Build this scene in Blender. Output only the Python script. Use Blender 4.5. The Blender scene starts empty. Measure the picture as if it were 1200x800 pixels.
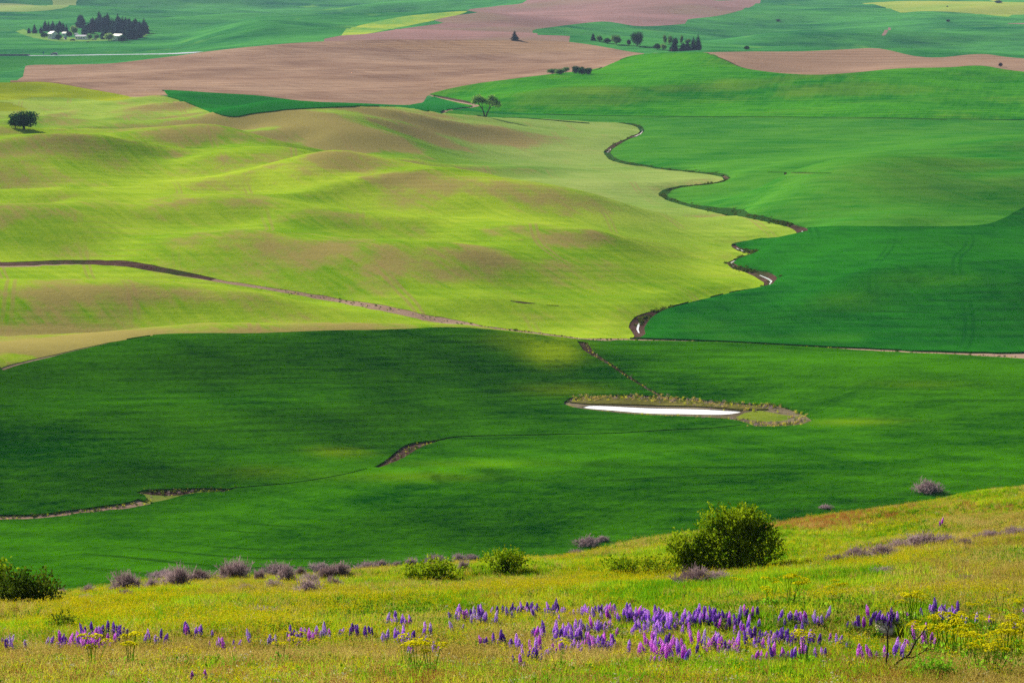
import bpy, math, random
import numpy as np
from mathutils import Vector, Matrix, Euler
from mathutils.geometry import delaunay_2d_cdt

random.seed(11)
RNG = np.random.default_rng(11)
SC = bpy.context.scene
COL = SC.collection

# ------------------------------------------------------------------ camera, sky, sun, exposure
H = 103.0                                     # eye height above the valley floor
F = 600.0 / math.tan(math.radians(10.0))      # focal length in photo pixels (1200 wide)
PITCH = math.atan(447.0 / F)                  # the horizon lies 47 px above the frame
cam = bpy.data.cameras.new("camera")
cam.sensor_width = 36.0
cam.lens = 18.0 / math.tan(math.radians(10.0))
cam.clip_start = 0.5
cam.clip_end = 90000.0
camo = bpy.data.objects.new("camera", cam)
COL.objects.link(camo)
camo.location = (0, 0, H)
camo.rotation_euler = (math.pi / 2 - PITCH, 0, 0)
SC.camera = camo

SUN_EL, SUN_AZ = math.radians(27.0), math.radians(-38.0)    # ahead of the camera and to the left
sdir = Vector((math.sin(SUN_AZ) * math.cos(SUN_EL), math.cos(SUN_AZ) * math.cos(SUN_EL), math.sin(SUN_EL)))
world = bpy.data.worlds.new("World")
SC.world = world
world.use_nodes = True
wn = world.node_tree
sky = wn.nodes.new("ShaderNodeTexSky")
sky.sky_type = 'NISHITA'
sky.sun_disc = False
sky.sun_elevation = SUN_EL
sky.sun_rotation = SUN_AZ
sky.dust_density = 3.0
sky.air_density = 1.0
wn.links.new(sky.outputs[0], wn.nodes["Background"].inputs[0])
wn.nodes["Background"].inputs[1].default_value = 0.055
sun = bpy.data.lights.new("sun", 'SUN')
sun.energy = 5.0
sun.angle = math.radians(0.6)
sun.color = (1.0, 0.955, 0.89)
suno = bpy.data.objects.new("sun", sun)
COL.objects.link(suno)
suno.location = (0, 0, 400)
suno.rotation_euler = (-sdir).to_track_quat('-Z', 'Y').to_euler()
SC.view_settings.view_transform = 'Standard'
SC.view_settings.look = 'None'
SC.view_settings.gamma = 1.0
SC.view_settings.use_curve_mapping = False
SC.view_settings.exposure = 1.2
SC.cycles.max_bounces = 8
SC.cycles.diffuse_bounces = 3
SC.cycles.volume_bounces = 0
SC.cycles.use_denoising = False

# ------------------------------------------------------------------ tags and mesh helpers
def tag(o, label=None, cat=None, group=None, kind=None):
    if label: o["label"] = label
    if cat: o["category"] = cat
    if group: o["group"] = group
    if kind: o["kind"] = kind
    return o

def empty(name, loc=(0, 0, 0), rz=0.0, label=None, cat=None, group=None):
    o = bpy.data.objects.new(name, None)
    o.empty_display_size = 0.2
    COL.objects.link(o)
    o.location = loc
    o.rotation_euler = (0, 0, rz)
    return tag(o, label, cat, group)

def mesh_from(name, V, Fc, mats, midx=None, smooth=False):
    me = bpy.data.meshes.new(name)
    V = np.asarray(V, dtype=np.float64)
    me.from_pydata(V.tolist(), [], Fc if isinstance(Fc, list) else np.asarray(Fc).tolist())
    for m in (mats if isinstance(mats, (list, tuple)) else [mats]):
        me.materials.append(m)
    if midx is not None:
        me.polygons.foreach_set("material_index", np.asarray(midx, dtype=np.int32))
    if smooth:
        me.polygons.foreach_set("use_smooth", np.ones(len(me.polygons), dtype=bool))
    me.update()
    return me

def put(name, me, parent=None, loc=(0, 0, 0), rot=(0, 0, 0), scale=(1, 1, 1)):
    o = bpy.data.objects.new(name, me)
    COL.objects.link(o)
    if parent: o.parent = parent
    o.location = loc
    o.rotation_euler = rot
    o.scale = scale
    return o

class MB:
    """collects simple shapes for one mesh"""
    def __init__(s): s.v, s.f = [], []
    def add(s, V, Fs):
        b = len(s.v)
        s.v.extend([tuple(p) for p in V])
        s.f.extend([tuple(i + b for i in f) for f in Fs])
    def box(s, c, d, rz=0.0):
        cx, cy, cz = c; x, y, z = d[0] / 2, d[1] / 2, d[2] / 2
        cr, sr = math.cos(rz), math.sin(rz)
        P = [(sx * x, sy * y, sz * z) for sx in (-1, 1) for sy in (-1, 1) for sz in (-1, 1)]
        s.add([(cx + a * cr - b * sr, cy + a * sr + b * cr, cz + e) for a, b, e in P],
              [(0, 1, 3, 2), (4, 6, 7, 5), (0, 4, 5, 1), (2, 3, 7, 6), (0, 2, 6, 4), (1, 5, 7, 3)])
    def tube(s, pts, rad, n=6):
        pts = [Vector(p) for p in pts]
        rings = []
        for i, p in enumerate(pts):
            t = (pts[min(i + 1, len(pts) - 1)] - pts[max(i - 1, 0)]).normalized()
            a = t.orthogonal().normalized(); b = t.cross(a)
            r = rad[i] if isinstance(rad, (list, tuple)) else rad
            rings.append([p + (a * math.cos(2 * math.pi * k / n) + b * math.sin(2 * math.pi * k / n)) * r for k in range(n)])
        V = [q for r in rings for q in r]
        Fs = [(i * n + k, i * n + (k + 1) % n, (i + 1) * n + (k + 1) % n, (i + 1) * n + k) for i in range(len(pts) - 1) for k in range(n)]
        Fs += [tuple(range(n))[::-1], tuple((len(pts) - 1) * n + k for k in range(n))]
        s.add(V, Fs)
    def mesh(s, name, mats, smooth=False): return mesh_from(name, s.v, [list(f) for f in s.f], mats, smooth=smooth)
    def build(s, name, mats, parent=None, smooth=False, **k): return put(name, s.mesh(name, mats, smooth), parent, **k)

# ------------------------------------------------------------------ colours and materials
def lin(c):
    c = c / 255.0
    return c / 12.92 if c <= 0.04045 else ((c + 0.055) / 1.055) ** 2.4
ALB = 0.62                                     # seen colour (sRGB) -> albedo
def C(r, g, b, k=ALB): return (lin(r) * k, lin(g) * k, lin(b) * k, 1.0)

class NT:
    def __init__(s, name):
        s.m = bpy.data.materials.new(name); s.m.use_nodes = True
        s.t = s.m.node_tree; s.t.nodes.clear()
        s.out = s.t.nodes.new("ShaderNodeOutputMaterial")
    def n(s, typ, ins=None, **props):
        nd = s.t.nodes.new(typ)
        for k, v in props.items(): setattr(nd, k, v)
        for k, v in (ins or {}).items(): s.set(nd.inputs[k], v)
        return nd
    def set(s, sock, v):
        if isinstance(v, bpy.types.NodeSocket): s.t.links.new(v, sock)
        else: sock.default_value = v
    def math(s, op, a, b=None, c=None, clamp=False):
        nd = s.n("ShaderNodeMath", operation=op, use_clamp=clamp)
        for i, v in enumerate((a, b, c)):
            if v is not None: s.set(nd.inputs[i], v)
        return nd.outputs[0]
    def vmath(s, op, a, b=None):
        nd = s.n("ShaderNodeVectorMath", operation=op)
        s.set(nd.inputs[0], a)
        if b is not None: s.set(nd.inputs[1], b)
        return nd.outputs["Value"] if op in ("DOT_PRODUCT", "LENGTH") else nd.outputs[0]
    def mix(s, f, a, b, blend='MIX'):
        nd = s.n("ShaderNodeMix", data_type='RGBA', blend_type=blend)
        s.set(nd.inputs[0], f); s.set(nd.inputs[6], a); s.set(nd.inputs[7], b)
        return nd.outputs[2]
    def ramp(s, f, lo, hi, a=0.0, b=1.0):
        nd = s.n("ShaderNodeMapRange", interpolation_type='SMOOTHSTEP')
        for k, v in (("Value", f), ("From Min", lo), ("From Max", hi), ("To Min", a), ("To Max", b)): s.set(nd.inputs[k], v)
        return nd.outputs[0]
    def noise(s, vec, scale, detail=3.0, rough=0.55):
        nd = s.n("ShaderNodeTexNoise", {"Vector": vec, "Scale": scale, "Detail": detail, "Roughness": rough})
        return nd.outputs["Fac"]
    def attr(s, name, out="Fac"): return s.n("ShaderNodeAttribute", attribute_name=name).outputs[out]
    def pos(s): return s.n("ShaderNodeNewGeometry").outputs["Position"]
    def surf(s, sh): s.t.links.new(sh, s.out.inputs["Surface"]); return s.m
    def principled(s, col, rough=0.9, spec=0.15, **k):
        nd = s.n("ShaderNodeBsdfPrincipled", {"Base Color": col, "Roughness": rough, "Specular IOR Level": spec})
        for kk, v in k.items(): s.set(nd.inputs[kk.replace("_", " ")], v)
        return nd.outputs[0]

def field_mat(name, A, B, S=None, soil=0.0, soil_noise=0.25, streak=0.6, row=0.25, rowfreq=0.9, tram=0.0, tramdir=(1, 0.25), tramgap=26.0, arc=0.0, arcgap=7.0, drill=0.0, drilldir=0.25,
              patch=0.0, P=None, grain=0.8, big=0.006, far=None, sc=1.0):
    t = NT(name)
    p = t.pos(); fl = t.attr("flow", "Vector")
    stretch = t.vmath('MULTIPLY', fl, (0.09 * sc, 0.30 * sc, 0.0))
    st = t.noise(stretch, 1.0, 5.0, 0.62)
    bg = t.noise(p, big, 3.0)
    md = t.noise(t.vmath('MULTIPLY', p, (0.035 * sc, 0.05 * sc, 0.05 * sc)), 1.0, 5.0, 0.62)
    gr = t.noise(t.vmath('MULTIPLY', p, (0.8 * sc, 0.8 * sc, 0.4 * sc)), 1.0, 3.0, 0.7)
    f = t.math('ADD', t.math('MULTIPLY', t.math('SUBTRACT', st, 0.5), 1.9 * streak), t.math('MULTIPLY', t.math('SUBTRACT', bg, 0.5), 2.2))
    f = t.math('ADD', f, t.math('MULTIPLY', t.math('SUBTRACT', md, 0.5), 1.1))
    f = t.math('ADD', f, t.math('MULTIPLY', t.math('SUBTRACT', gr, 0.5), grain))
    if drill:                                           # sowing direction: long thin streaks
        ca, sa = math.cos(drilldir), math.sin(drilldir)
        dv = t.n("ShaderNodeCombineXYZ", {0: t.vmath('DOT_PRODUCT', p, (0.55 * sc * ca, -0.55 * sc * sa, 0.0)), 1: t.vmath('DOT_PRODUCT', p, (0.035 * sc * sa, 0.035 * sc * ca, 0.0)), 2: 0.0}).outputs[0]
        dn = t.noise(dv, 1.0, 3.0, 0.65)
        f = t.math('ADD', f, t.math('MULTIPLY', t.math('SUBTRACT', dn, 0.5), drill))
    f = t.math('ADD', f, 0.5, clamp=True)
    col = t.mix(f, A, B)
    if patch:                                           # yellowed patches
        pf = t.ramp(t.noise(t.vmath('MULTIPLY', p, (0.012, 0.007, 0.0)), 1.0, 4.0), 0.60, 0.74, 0, patch)
        pf = t.math('ADD', pf, t.math('MULTIPLY', t.attr("yel"), t.ramp(t.math('ADD', md, t.math('MULTIPLY', gr, 0.4)), 0.4, 0.85)), clamp=True)
        col = t.mix(pf, col, P)
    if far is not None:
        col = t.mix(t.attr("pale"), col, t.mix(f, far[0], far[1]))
    if S is not None:
        sf = t.math('ADD', t.attr("soil"), t.math('MULTIPLY', t.math('SUBTRACT', t.noise(t.vmath('MULTIPLY', p, (0.030, 0.017, 0.0)), 1.0, 8.0, 0.68), 0.5), 2.6 * soil_noise + 0.001))
        sf = t.math('ADD', sf, t.math('MULTIPLY', t.math('SUBTRACT', gr, 0.5), 0.35))
        if drill: sf = t.math('ADD', sf, t.math('MULTIPLY', t.math('SUBTRACT', dn, 0.5), 0.9))
        col = t.mix(t.ramp(sf, 0.22, 0.85, 0, soil), col, S)
    if row:                                             # drill rows along the contour
        sep = t.n("ShaderNodeSeparateXYZ", {"Vector": fl})
        ph = t.math('ADD', t.math('MULTIPLY', sep.outputs[1], rowfreq), t.math('MULTIPLY', bg, 14.0))
        rw = t.math('SINE', ph)
        rm = t.ramp(t.noise(p, 0.011, 2.0), 0.42, 0.62)
        rw = t.math('MULTIPLY', t.math('MULTIPLY', rw, rm), row)
        col = t.mix(1.0, col, t.n("ShaderNodeCombineColor", {0: t.math('ADD', rw, 1.0), 1: t.math('ADD', rw, 1.0), 2: t.math('ADD', rw, 1.0)}).outputs[0], 'MULTIPLY')
    if tram:                                            # paired wheel tracks
        l = math.hypot(*tramdir)
        for k, (dx, dy) in enumerate(((tramdir[0] / l, tramdir[1] / l),)):
            d = t.vmath('DOT_PRODUCT', p, (dx, dy, 0.0))
            d = t.math('ADD', d, t.math('MULTIPLY', t.noise(p, 0.004, 1.0), 60.0))
            fr = t.math('FRACT', t.math('DIVIDE', d, tramgap))
            a = t.math('ABSOLUTE', t.math('SUBTRACT', t.math('ABSOLUTE', t.math('SUBTRACT', fr, 0.5)), 1.0 / tramgap))
            ln_ = t.ramp(a, 0.25 / tramgap, 0.75 / tramgap, 1.0, 0.0)
            mk = t.ramp(t.noise(t.vmath('MULTIPLY', p, (0.02, 0.008, 0)), 1.0, 3.0), 0.45, 0.62)
            col = t.mix(t.math('MULTIPLY', t.math('MULTIPLY', ln_, mk), tram), col, S if S is not None else A)
    if arc:                                             # wheel lines that follow the contour
        sep = t.n("ShaderNodeSeparateXYZ", {"Vector": fl})
        d = t.math('ADD', sep.outputs[1], t.math('MULTIPLY', t.noise(p, 0.009, 1.0), 40.0))
        fr = t.math('ABSOLUTE', t.math('SUBTRACT', t.math('FRACT', t.math('DIVIDE', d, arcgap)), 0.5))
        ln_ = t.ramp(fr, 0.05, 0.14, 1.0, 0.0)
        mk = t.ramp(t.noise(t.vmath('MULTIPLY', p, (0.012, 0.014, 0)), 1.0, 3.0), 0.50, 0.66)
        mk = t.math('MULTIPLY', mk, t.ramp(md, 0.3, 0.6))
        col = t.mix(t.math('MULTIPLY', t.math('MULTIPLY', ln_, mk), arc), col, S if S is not None else tuple(x * 0.45 for x in A[:3]) + (1,))
    bmp = t.n("ShaderNodeBump", {"Height": t.math('ADD', t.math('MULTIPLY', gr, 0.5), t.math('MULTIPLY', t.noise(t.vmath('MULTIPLY', fl, (0.25, 2.2, 0.0)), 1.0, 3.0), 0.5)), "Strength": 0.55, "Distance": 0.6})
    return t.surf(t.n("ShaderNodeBsdfDiffuse", {"Color": col, "Roughness": 0.3, "Normal": bmp.outputs[0]}).outputs[0])

def leaf_mat(name, A, B, trans=0.4, scale=1.2, tip=None, zr=None):
    t = NT(name)
    nz = t.noise(t.pos(), scale, 2.0)
    info = t.n("ShaderNodeObjectInfo").outputs["Random"]
    f = t.math('ADD', t.ramp(nz, 0.3, 0.7), t.math('MULTIPLY', t.math('SUBTRACT', info, 0.5), 0.5), clamp=True)
    col = t.mix(f, A, B)
    if tip is not None:
        gz = t.n("ShaderNodeSeparateXYZ", {"Vector": t.n("ShaderNodeTexCoord").outputs["Object"]}).outputs[2]
        col = t.mix(t.ramp(gz, zr[0], zr[1]), col, tip)
    a = t.n("ShaderNodeBsdfDiffuse", {"Color": col}).outputs[0]
    b = t.n("ShaderNodeBsdfTranslucent", {"Color": col}).outputs[0]
    return t.surf(t.n("ShaderNodeMixShader", {0: trans, 1: a, 2: b}).outputs[0])

def plain_mat(name, col, rough=0.8, spec=0.2, var=0.25, scale=2.0, metal=0.0):
    t = NT(name)
    nz = t.noise(t.pos(), scale, 4.0)
    c2 = tuple(x * (1 - var) for x in col[:3]) + (1.0,)
    return t.surf(t.principled(t.mix(t.ramp(nz, 0.35, 0.65), c2, col), rough, spec, Metallic=metal))

def water_mat(name, base):
    t = NT(name)
    nz = t.noise(t.vmath('MULTIPLY', t.pos(), (1.2, 1.2, 1.2)), 1.0, 3.0)
    bmp = t.n("ShaderNodeBump", {"Height": nz, "Strength": 0.05, "Distance": 0.05})
    return t.surf(t.principled(base, 0.06, 0.5, IOR=1.33, Normal=bmp.outputs[0]))

# ------------------------------------------------------------------ projection (photo pixel <-> ground)
SP, CP = math.sin(PITCH), math.cos(PITCH)
def ray(u, v):
    a = np.asarray(u, float) - 600.0; b = 400.0 - np.asarray(v, float)
    y = F * CP + b * SP; z = -F * SP + b * CP
    return a / y, -z / y                              # x per metre forward, drop per metre forward
def pixel_of(x, y, z):
    dz = z - H
    fw = y * CP - dz * SP; up = y * SP + dz * CP
    return 600 + F * x / fw, 400 - F * up / fw

# valley relief: control points (u, v, z): the ground seen at that pixel stands z metres above the valley floor
L, R = -140, 1340
CTRL = []
def row(*p): CTRL.extend(p)
for u in (L, 0, 200, 400, 600, 800, 1000, 1200, R): row((u, 800, 0), (u, 720, 0))
row((L,640,0),(0,640,0),(300,640,1),(600,640,0),(900,630,2),(1200,600,4),(R,600,4))
row((L,612,0),(0,606,0),(160,590,0),(260,573,0),(450,600,3),(700,600,3),(1000,590,4),(1200,560,6),(R,550,6))
row((L,545,5),(0,545,5),(150,545,5),(300,550,3),(440,550,0),(500,520,0),(600,510,0),(700,505,-.5),(830,498,-1),(600,550,3),(800,545,4),(1000,540,4),(1200,520,5),(R,520,5))
row((L,500,8),(0,500,6),(100,490,7),(250,500,4.5),(400,505,2.5),(60,460,9),(180,450,8.5),(120,470,8))
row((L,455,14),(0,432,15),(60,418,15),(120,404,15),(180,394,15),(240,392,15),(300,392,15),(380,389,14),(450,388,13),(520,385,11),(560,384,9),(620,389,4),(680,396,1))
row((220,425,12),(300,425,9),(370,430,8.5),(430,410,10.5),(480,425,7),(520,445,4),(500,470,2),(560,460,2),(650,450,1),(350,470,4),(600,420,3.5),(430,450,4.5),(280,460,5),(560,410,5.5))
row((740,398,0),(850,401,0),(1000,409,0),(1200,418,1),(R,424,1),(800,430,2),(950,430,4),(1030,440,4.5),(1100,450,4),(1200,470,4),(R,470,4),(1000,480,2),(1100,500,3))
row((670,470,-1),(720,478,-1),(760,480,-1),(800,474,-1),(860,485,-1),(900,490,-1),(950,492,-1),(720,464,-.6),(850,474,-.8),(760,490,-1))
row((760,390,0),(800,350,1),(900,325,0),(950,275,1),(860,290,1),(905,288,3),(960,285,5),(1030,287,6.5),(1100,294,6.5),(1200,300,6),(R,300,6))
row((960,275,3),(1040,275,3),(1100,278,3),(1200,275,4),(R,265,5),(1000,320,6),(1100,325,6.5),(1200,330,7),(1000,370,1),(1200,390,2),(R,390,2),(850,370,0),(920,350,1))
row((960,266,3),(1050,266,3),(1150,265,4),(1200,250,6),(R,225,8),(850,228,1),(880,220,4),(920,210,9),(980,203,13),(1040,200.5,14),(1100,202,13.5),(1160,204,12.5),(1200,206,12),(R,206,12))
row((980,196,5),(1040,193,5),(1100,194,5),(1200,190,6),(R,190,6),(850,195,1),(800,170,1),(900,175,2),(1000,180,3),(1050,175,6),(1100,172,8),(1160,170,10),(R,168,11),(1100,162,4),(1200,160,4),(R,160,4))
row((600,137,1),(800,139,1),(1000,140,2),(1200,142,2),(R,143,2),(700,125,3),(900,128,3),(1100,128,4),(R,128,5))
row((500,113,2),(540,123,2),(560,122,3),(600,112,6),(640,107,8.5),(690,105,9.5),(740,108,8),(555,99.5,7),(600,93.5,10),(640,88.5,12),(700,81,15),(735,67.5,22),(765,63.5,25),(800,62.5,26),(830,63,26),(850,71,22),(875,81,17),(925,87.5,14),(975,88,14),(1050,81.5,17),(1110,80,18),(1150,78,18),(1200,85,16),(R,95,14))
row((880,107,8),(950,99,12),(1010,94.5,14),(1060,97,13),(1150,110,8),(800,90,15),(840,100,10.5),(740,92,13),(1000,115,6),(R,112,8),(950,93,10))
row((880,60,27),(930,60,26),(980,58,26.5),(1020,56,27.5),(1040,58,25.5),(1070,65,18),(1100,67,15),(1150,63,18.5),(1200,68,14),(R,73,12),(1000,70,21),(900,72,20))
row((900,62.5,5),(1000,63,5),(1090,65.5,4),(1200,67,4),(R,67,4),(850,47,8),(900,43,12),(1000,40,15),(1100,39,15.5),(1200,38,15),(R,38,15),(870,55,5),(980,52,6),(1100,50,6),(1200,50,6),(960,36,9),(1100,34,10))
row((830,24,18),(870,30,13),(940,22,18),(980,29,13),(1050,26,16),(1100,26,16),(1200,27,15),(R,27,15),(920,12,20),(960,6,29),(1000,14,20),(1100,14,20),(1200,14,21),(R,14,21),(1100,5,30),(900,3,31),(1200,5,30))
row((L,47,3),(0,47,3),(100,46,3),(170,44,3),(250,46,3),(L,65,3),(60,65,3),(180,64,3),(L,76,0),(0,76,-1),(20,76,-1),(80,75.5,1),(L,90,0),(0,88,0))
row((L,22,9),(0,24,8),(100,20,9),(100,10,15),(0,12,14),(200,30,6),(250,20,12),(250,36,4),(300,36,4),(350,20,14),(330,10,18),(420,8,25),(460,5,28),(500,13,14),(480,22,6),(400,33,5),(570,8,17),(600,1,28),(200,8,19),(270,5,24),(150,32,6))
row((L,103,0),(30,79,1),(80,85,2),(130,74,5),(215,64,10),(240,60,12),(300,53.5,15),(360,49,18),(440,46,20),(500,46,20),(600,47,20),(660,48.5,19),(700,53,17),(740,60,14),(0,103,2),(250,110,3),(400,117,3),(490,121,1.5))
row((440,72.5,12),(500,73,12.5),(560,73,12.5),(620,74.5,11.5),(450,66,8),(560,66,8.5),(640,66,8.5),(300,85,5.5),(400,90,6),(150,95,3),(340,70,10),(500,92,6),(560,85,8),(220,85,6))
row((400,42,12),(430,38,14),(480,28,22),(560,27,23),(600,33,18),(440,33,9),(520,22,14),(600,20,16),(640,18,18),(700,12,24),(640,5,30),(800,5,32),(800,15,24),(640,32,14.5),(700,25,18),(750,31,13),(780,27,16),(690,45,6),(720,52,5),(780,58,5),(830,58,6),(660,40,9))
row((L,100,22),(0,99,22),(50,98,22),(100,105,19),(155,115,14),(0,118,16),(80,116,15),(30,130,13),(185,112,16),(210,118,15),(230,125,13.5),(265,137,11.5),(0,105,19),(220,120,3),(250,127,2.5),(330,122,2.5),(420,122,2),(480,126,2))
row((100,132,13),(180,130,14),(200,146,12),(260,138,15),(300,133,17),(350,128,18),(420,125,18),(460,125,17),(500,130,14),(540,137,10),(600,150,6),(640,160,3),(680,172,1),(410,143,14.5),(440,158,11),(470,171,7),(450,148,10.5),(500,160,6.5),(450,138,13),(540,155,6),(300,160,9),(380,165,9),(300,176,7),(390,180,5.5),(530,180,3))
row((70,166,12),(110,160,15),(150,158,16),(200,157,16),(250,162,15),(300,168,13),(340,177,9.5),(390,185,5.5),(100,151,10),(200,152,9),(280,160,8),(350,172,6),(26,153,11),(0,160,10.5),(60,148,11))
row((L,182,15),(0,174,17),(50,168,19),(90,167,19),(130,170,18),(180,180,14),(220,187,10.5),(60,163,10),(130,166,10),(180,175,8),(60,195,13),(0,200,12),(100,205,9.5),(L,210,11),(150,215,7),(150,198,10))
row((200,192,11),(240,186.5,13.5),(300,184.5,15),(350,185,15),(400,189,14.5),(450,195,13),(500,202,11),(560,213,8),(610,227,4),(650,232,2),(300,179,7),(440,188,4.5),(500,195,4),(540,204,3),(600,218,2),(250,217,7),(330,206,8.5),(400,206,7.5),(470,210,6.5),(250,204,10))
row((220,221,8.5),(300,213,11.5),(360,209,13),(410,211,13),(440,215,12.5),(500,219,12.5),(560,224,12),(620,230.5,11.5),(680,234,10.5),(720,240,9),(750,250,6.5),(780,263,2.5),(440,209,6),(500,213,5.5),(560,219,5),(640,226,3),(720,231,1),(760,240,.5),(300,235,6),(400,245,5.5),(480,254,4.5),(540,260,3.5),(640,260,3.5),(720,268,2),(600,245,7),(690,252,6))
row((220,249,8.5),(260,246,10),(300,251,9.5),(340,260,8),(380,263,7.5),(440,263,8.5),(480,264,8.5),(520,269.5,7.5),(560,269,8.5),(610,267,9.5),(660,271,8.5),(700,276,6.5),(740,284,3.5),(790,289,1),(260,241,6.5),(440,257,4),(520,264,3),(610,261,3.5),(680,268,2.5),(640,290,3))
row((150,290,6),(200,281,8.5),(250,276,9.5),(300,276,9.5),(350,281,8.5),(400,284,8),(440,285,8),(500,290,7.5),(560,295,7),(620,303,5),(680,308,3),(200,272,5.5),(300,268,5.5),(440,279,4),(500,284,3.5),(560,289,3))
row((L,225,11),(0,228,11),(50,235,10.5),(100,245,9),(150,252,7.5),(0,222,8),(50,229,7),(0,251,9.5),(60,256,9.5),(120,263,7.5),(L,250,9),(0,245,7),(60,249,7),(0,280,6),(80,285,5))
row((600,340,2),(700,330,1),(700,370,0),(560,350,3),(450,330,4),(300,312,4.5),(200,302,4.5),(100,298,4),(0,298,4),(L,300,4),(800,310,0),(850,260,0),(720,200,1),(700,160,1),(650,150,2),(640,200,2),(800,225,0),(850,310,0),(820,280,0))
row((L,310,3),(0,310,3),(120,308,3),(250,328,2.5),(400,352,1.5),(520,376,.5),(600,386,0),(50,345,8),(150,338,8.5),(230,340,8),(300,348,7.5),(380,360,4.5),(450,368,3),(L,345,8))
row((L,400,8),(0,400,7),(100,393,6),(180,385,6),(300,383,6),(400,381,5),(480,381,3),(560,380,1),(60,370,7),(250,368,6.5))
pts = np.array(CTRL, float)
pts[:, 2] *= 1.0 + 0.6 * np.clip((pts[:, 1] - 60) / 90, 0, 1) * np.clip((395 - pts[:, 1]) / 50, 0, 1)
_rm = (pts[:, 0] > 840) & (pts[:, 1] > 186) & (pts[:, 1] < 262); pts[_rm, 2] = np.where(pts[_rm, 2] > 7, pts[_rm, 2] * 1.25, pts[_rm, 2] * 0.7)
# ease neighbouring heights until no slope between them is steeper than the hills really are
rx, rt = ray(pts[:, 0], pts[:, 1])
_base = pts[:, 1] < 700
for _it in range(120):
    cy = (H - pts[:, 2]) / rt
    X_ = rx * cy
    du = np.abs(pts[:, None, 0] - pts[None, :, 0])
    dist = np.hypot(X_[:, None] - X_[None], cy[:, None] - cy[None]) + 1e-6
    dz = pts[None, :, 2] - pts[:, None, 2]
    bad = (np.abs(dz) / dist > 0.26) & (du < 60) & _base[:, None] & _base[None]
    np.fill_diagonal(bad, False)
    if not bad.any(): break
    cnt = bad.sum(1)
    pts[:, 2] += np.where(cnt > 0, 0.12 * (dz * bad).sum(1) / np.maximum(cnt, 1), 0)
print("eased", _it, int(bad.sum()))
rx, rt = ray(pts[:, 0], pts[:, 1])
cy = (H - pts[:, 2]) / rt
cx = rx
far = [(ra, yy, zz) for ra in np.linspace(-0.21, 0.21, 7) for yy, zz in ((6200, 42), (7600, 52), (9500, 62), (430, 0))]
cx = np.concatenate([cx, [f_[0] for f_ in far]])
cy = np.concatenate([cy, [f_[1] for f_ in far]])
cz = np.concatenate([pts[:, 2], [f_[2] for f_ in far]])
CQ = np.stack([cx, np.log(cy)], 1)
def kern(d2): return 0.5 * d2 * np.log(d2 + 1e-12)
_n = len(CQ)
_d2 = ((CQ[:, None] - CQ[None]) ** 2).sum(2)
_A = np.zeros((_n + 3, _n + 3))
_A[:_n, :_n] = kern(_d2) + np.eye(_n) * 2e-7
_A[:_n, _n:_n + 2] = CQ; _A[:_n, _n + 2] = 1; _A[_n:_n + 2, :_n] = CQ.T; _A[_n + 2, :_n] = 1
_W = np.linalg.solve(_A, np.concatenate([cz, np.zeros(3)]))

def vnoise(x, y, seed=0):
    xi, yi = np.floor(x).astype(np.int64), np.floor(y).astype(np.int64)
    fx, fy = x - xi, y - yi
    fx, fy = fx ** 3 * (fx * (fx * 6 - 15) + 10), fy ** 3 * (fy * (fy * 6 - 15) + 10)
    def hsh(a, b):
        h = (a * 374761393 + b * 668265263 + seed * 974711) & 0x7fffffff
        h = ((h ^ (h >> 13)) * 1274126177) & 0x7fffffff
        return ((h ^ (h >> 16)) & 0xffff) / 65535.0 - 0.5
    a = hsh(xi, yi) * (1 - fx) + hsh(xi + 1, yi) * fx
    b = hsh(xi, yi + 1) * (1 - fx) + hsh(xi + 1, yi + 1) * fx
    return a * (1 - fy) + b * fy

EDGE_U = np.array([-140, 0, 100, 200, 300, 400, 500, 600, 700, 800, 900, 1000, 1100, 1200, 1340], float)
EDGE_V = np.array([694, 686, 680, 670, 664, 659, 654, 647, 636, 620, 605, 588, 573, 560, 542], float)
def smooth_interp(u, X, Y):
    return sum(np.interp(u + d, X, Y) for d in (-40, -20, 0, 20, 40)) / 5.0

def to_q(x, y):
    r = np.hypot(x, y); th = np.clip(np.arctan2(x, y), -0.222, 0.222)
    return np.tan(th), np.maximum(r * np.cos(th), 1.5)

def valley_z(ra, Y):
    Q = np.stack([np.clip(ra, -0.2215, 0.2215), np.log(np.clip(Y, 430, 9500))], 1)
    out = np.empty(len(Q))
    for i in range(0, len(Q), 20000):
        q = Q[i:i + 20000]
        d2 = ((q[:, None, :] - CQ[None]) ** 2).sum(2)
        out[i:i + 20000] = kern(d2) @ _W[:_n] + q @ _W[_n:_n + 2] + _W[_n + 2]
    return out

def hill_z(ra, Y, x, y):
    u = 600 + ra * F * 0.985
    ve = smooth_interp(u, EDGE_U, EDGE_V)
    De = np.interp(u, [-140, 1340], [112, 136])
    T0 = ray(600, 800)[1]; Te = ray(600, ve)[1]
    z0 = H - 48.0 * T0; ze = H - De * Te
    z = z0 + (ze - z0) * (Y - 48.0) / (De - 48.0)
    drop = ze - 0.42 * (Y - De) + 0.7
    kk = 1.6
    z = -np.log(np.exp(-np.clip(z - ze, -60, 60) / kk) + np.exp(-np.clip(drop - ze, -400, 60) / kk)) * kk + ze
    z = z + vnoise(x / 7.0, y / 7.0, 3) * 0.5 + vnoise(x / 2.6, y / 2.6, 5) * 0.22
    return z

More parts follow.
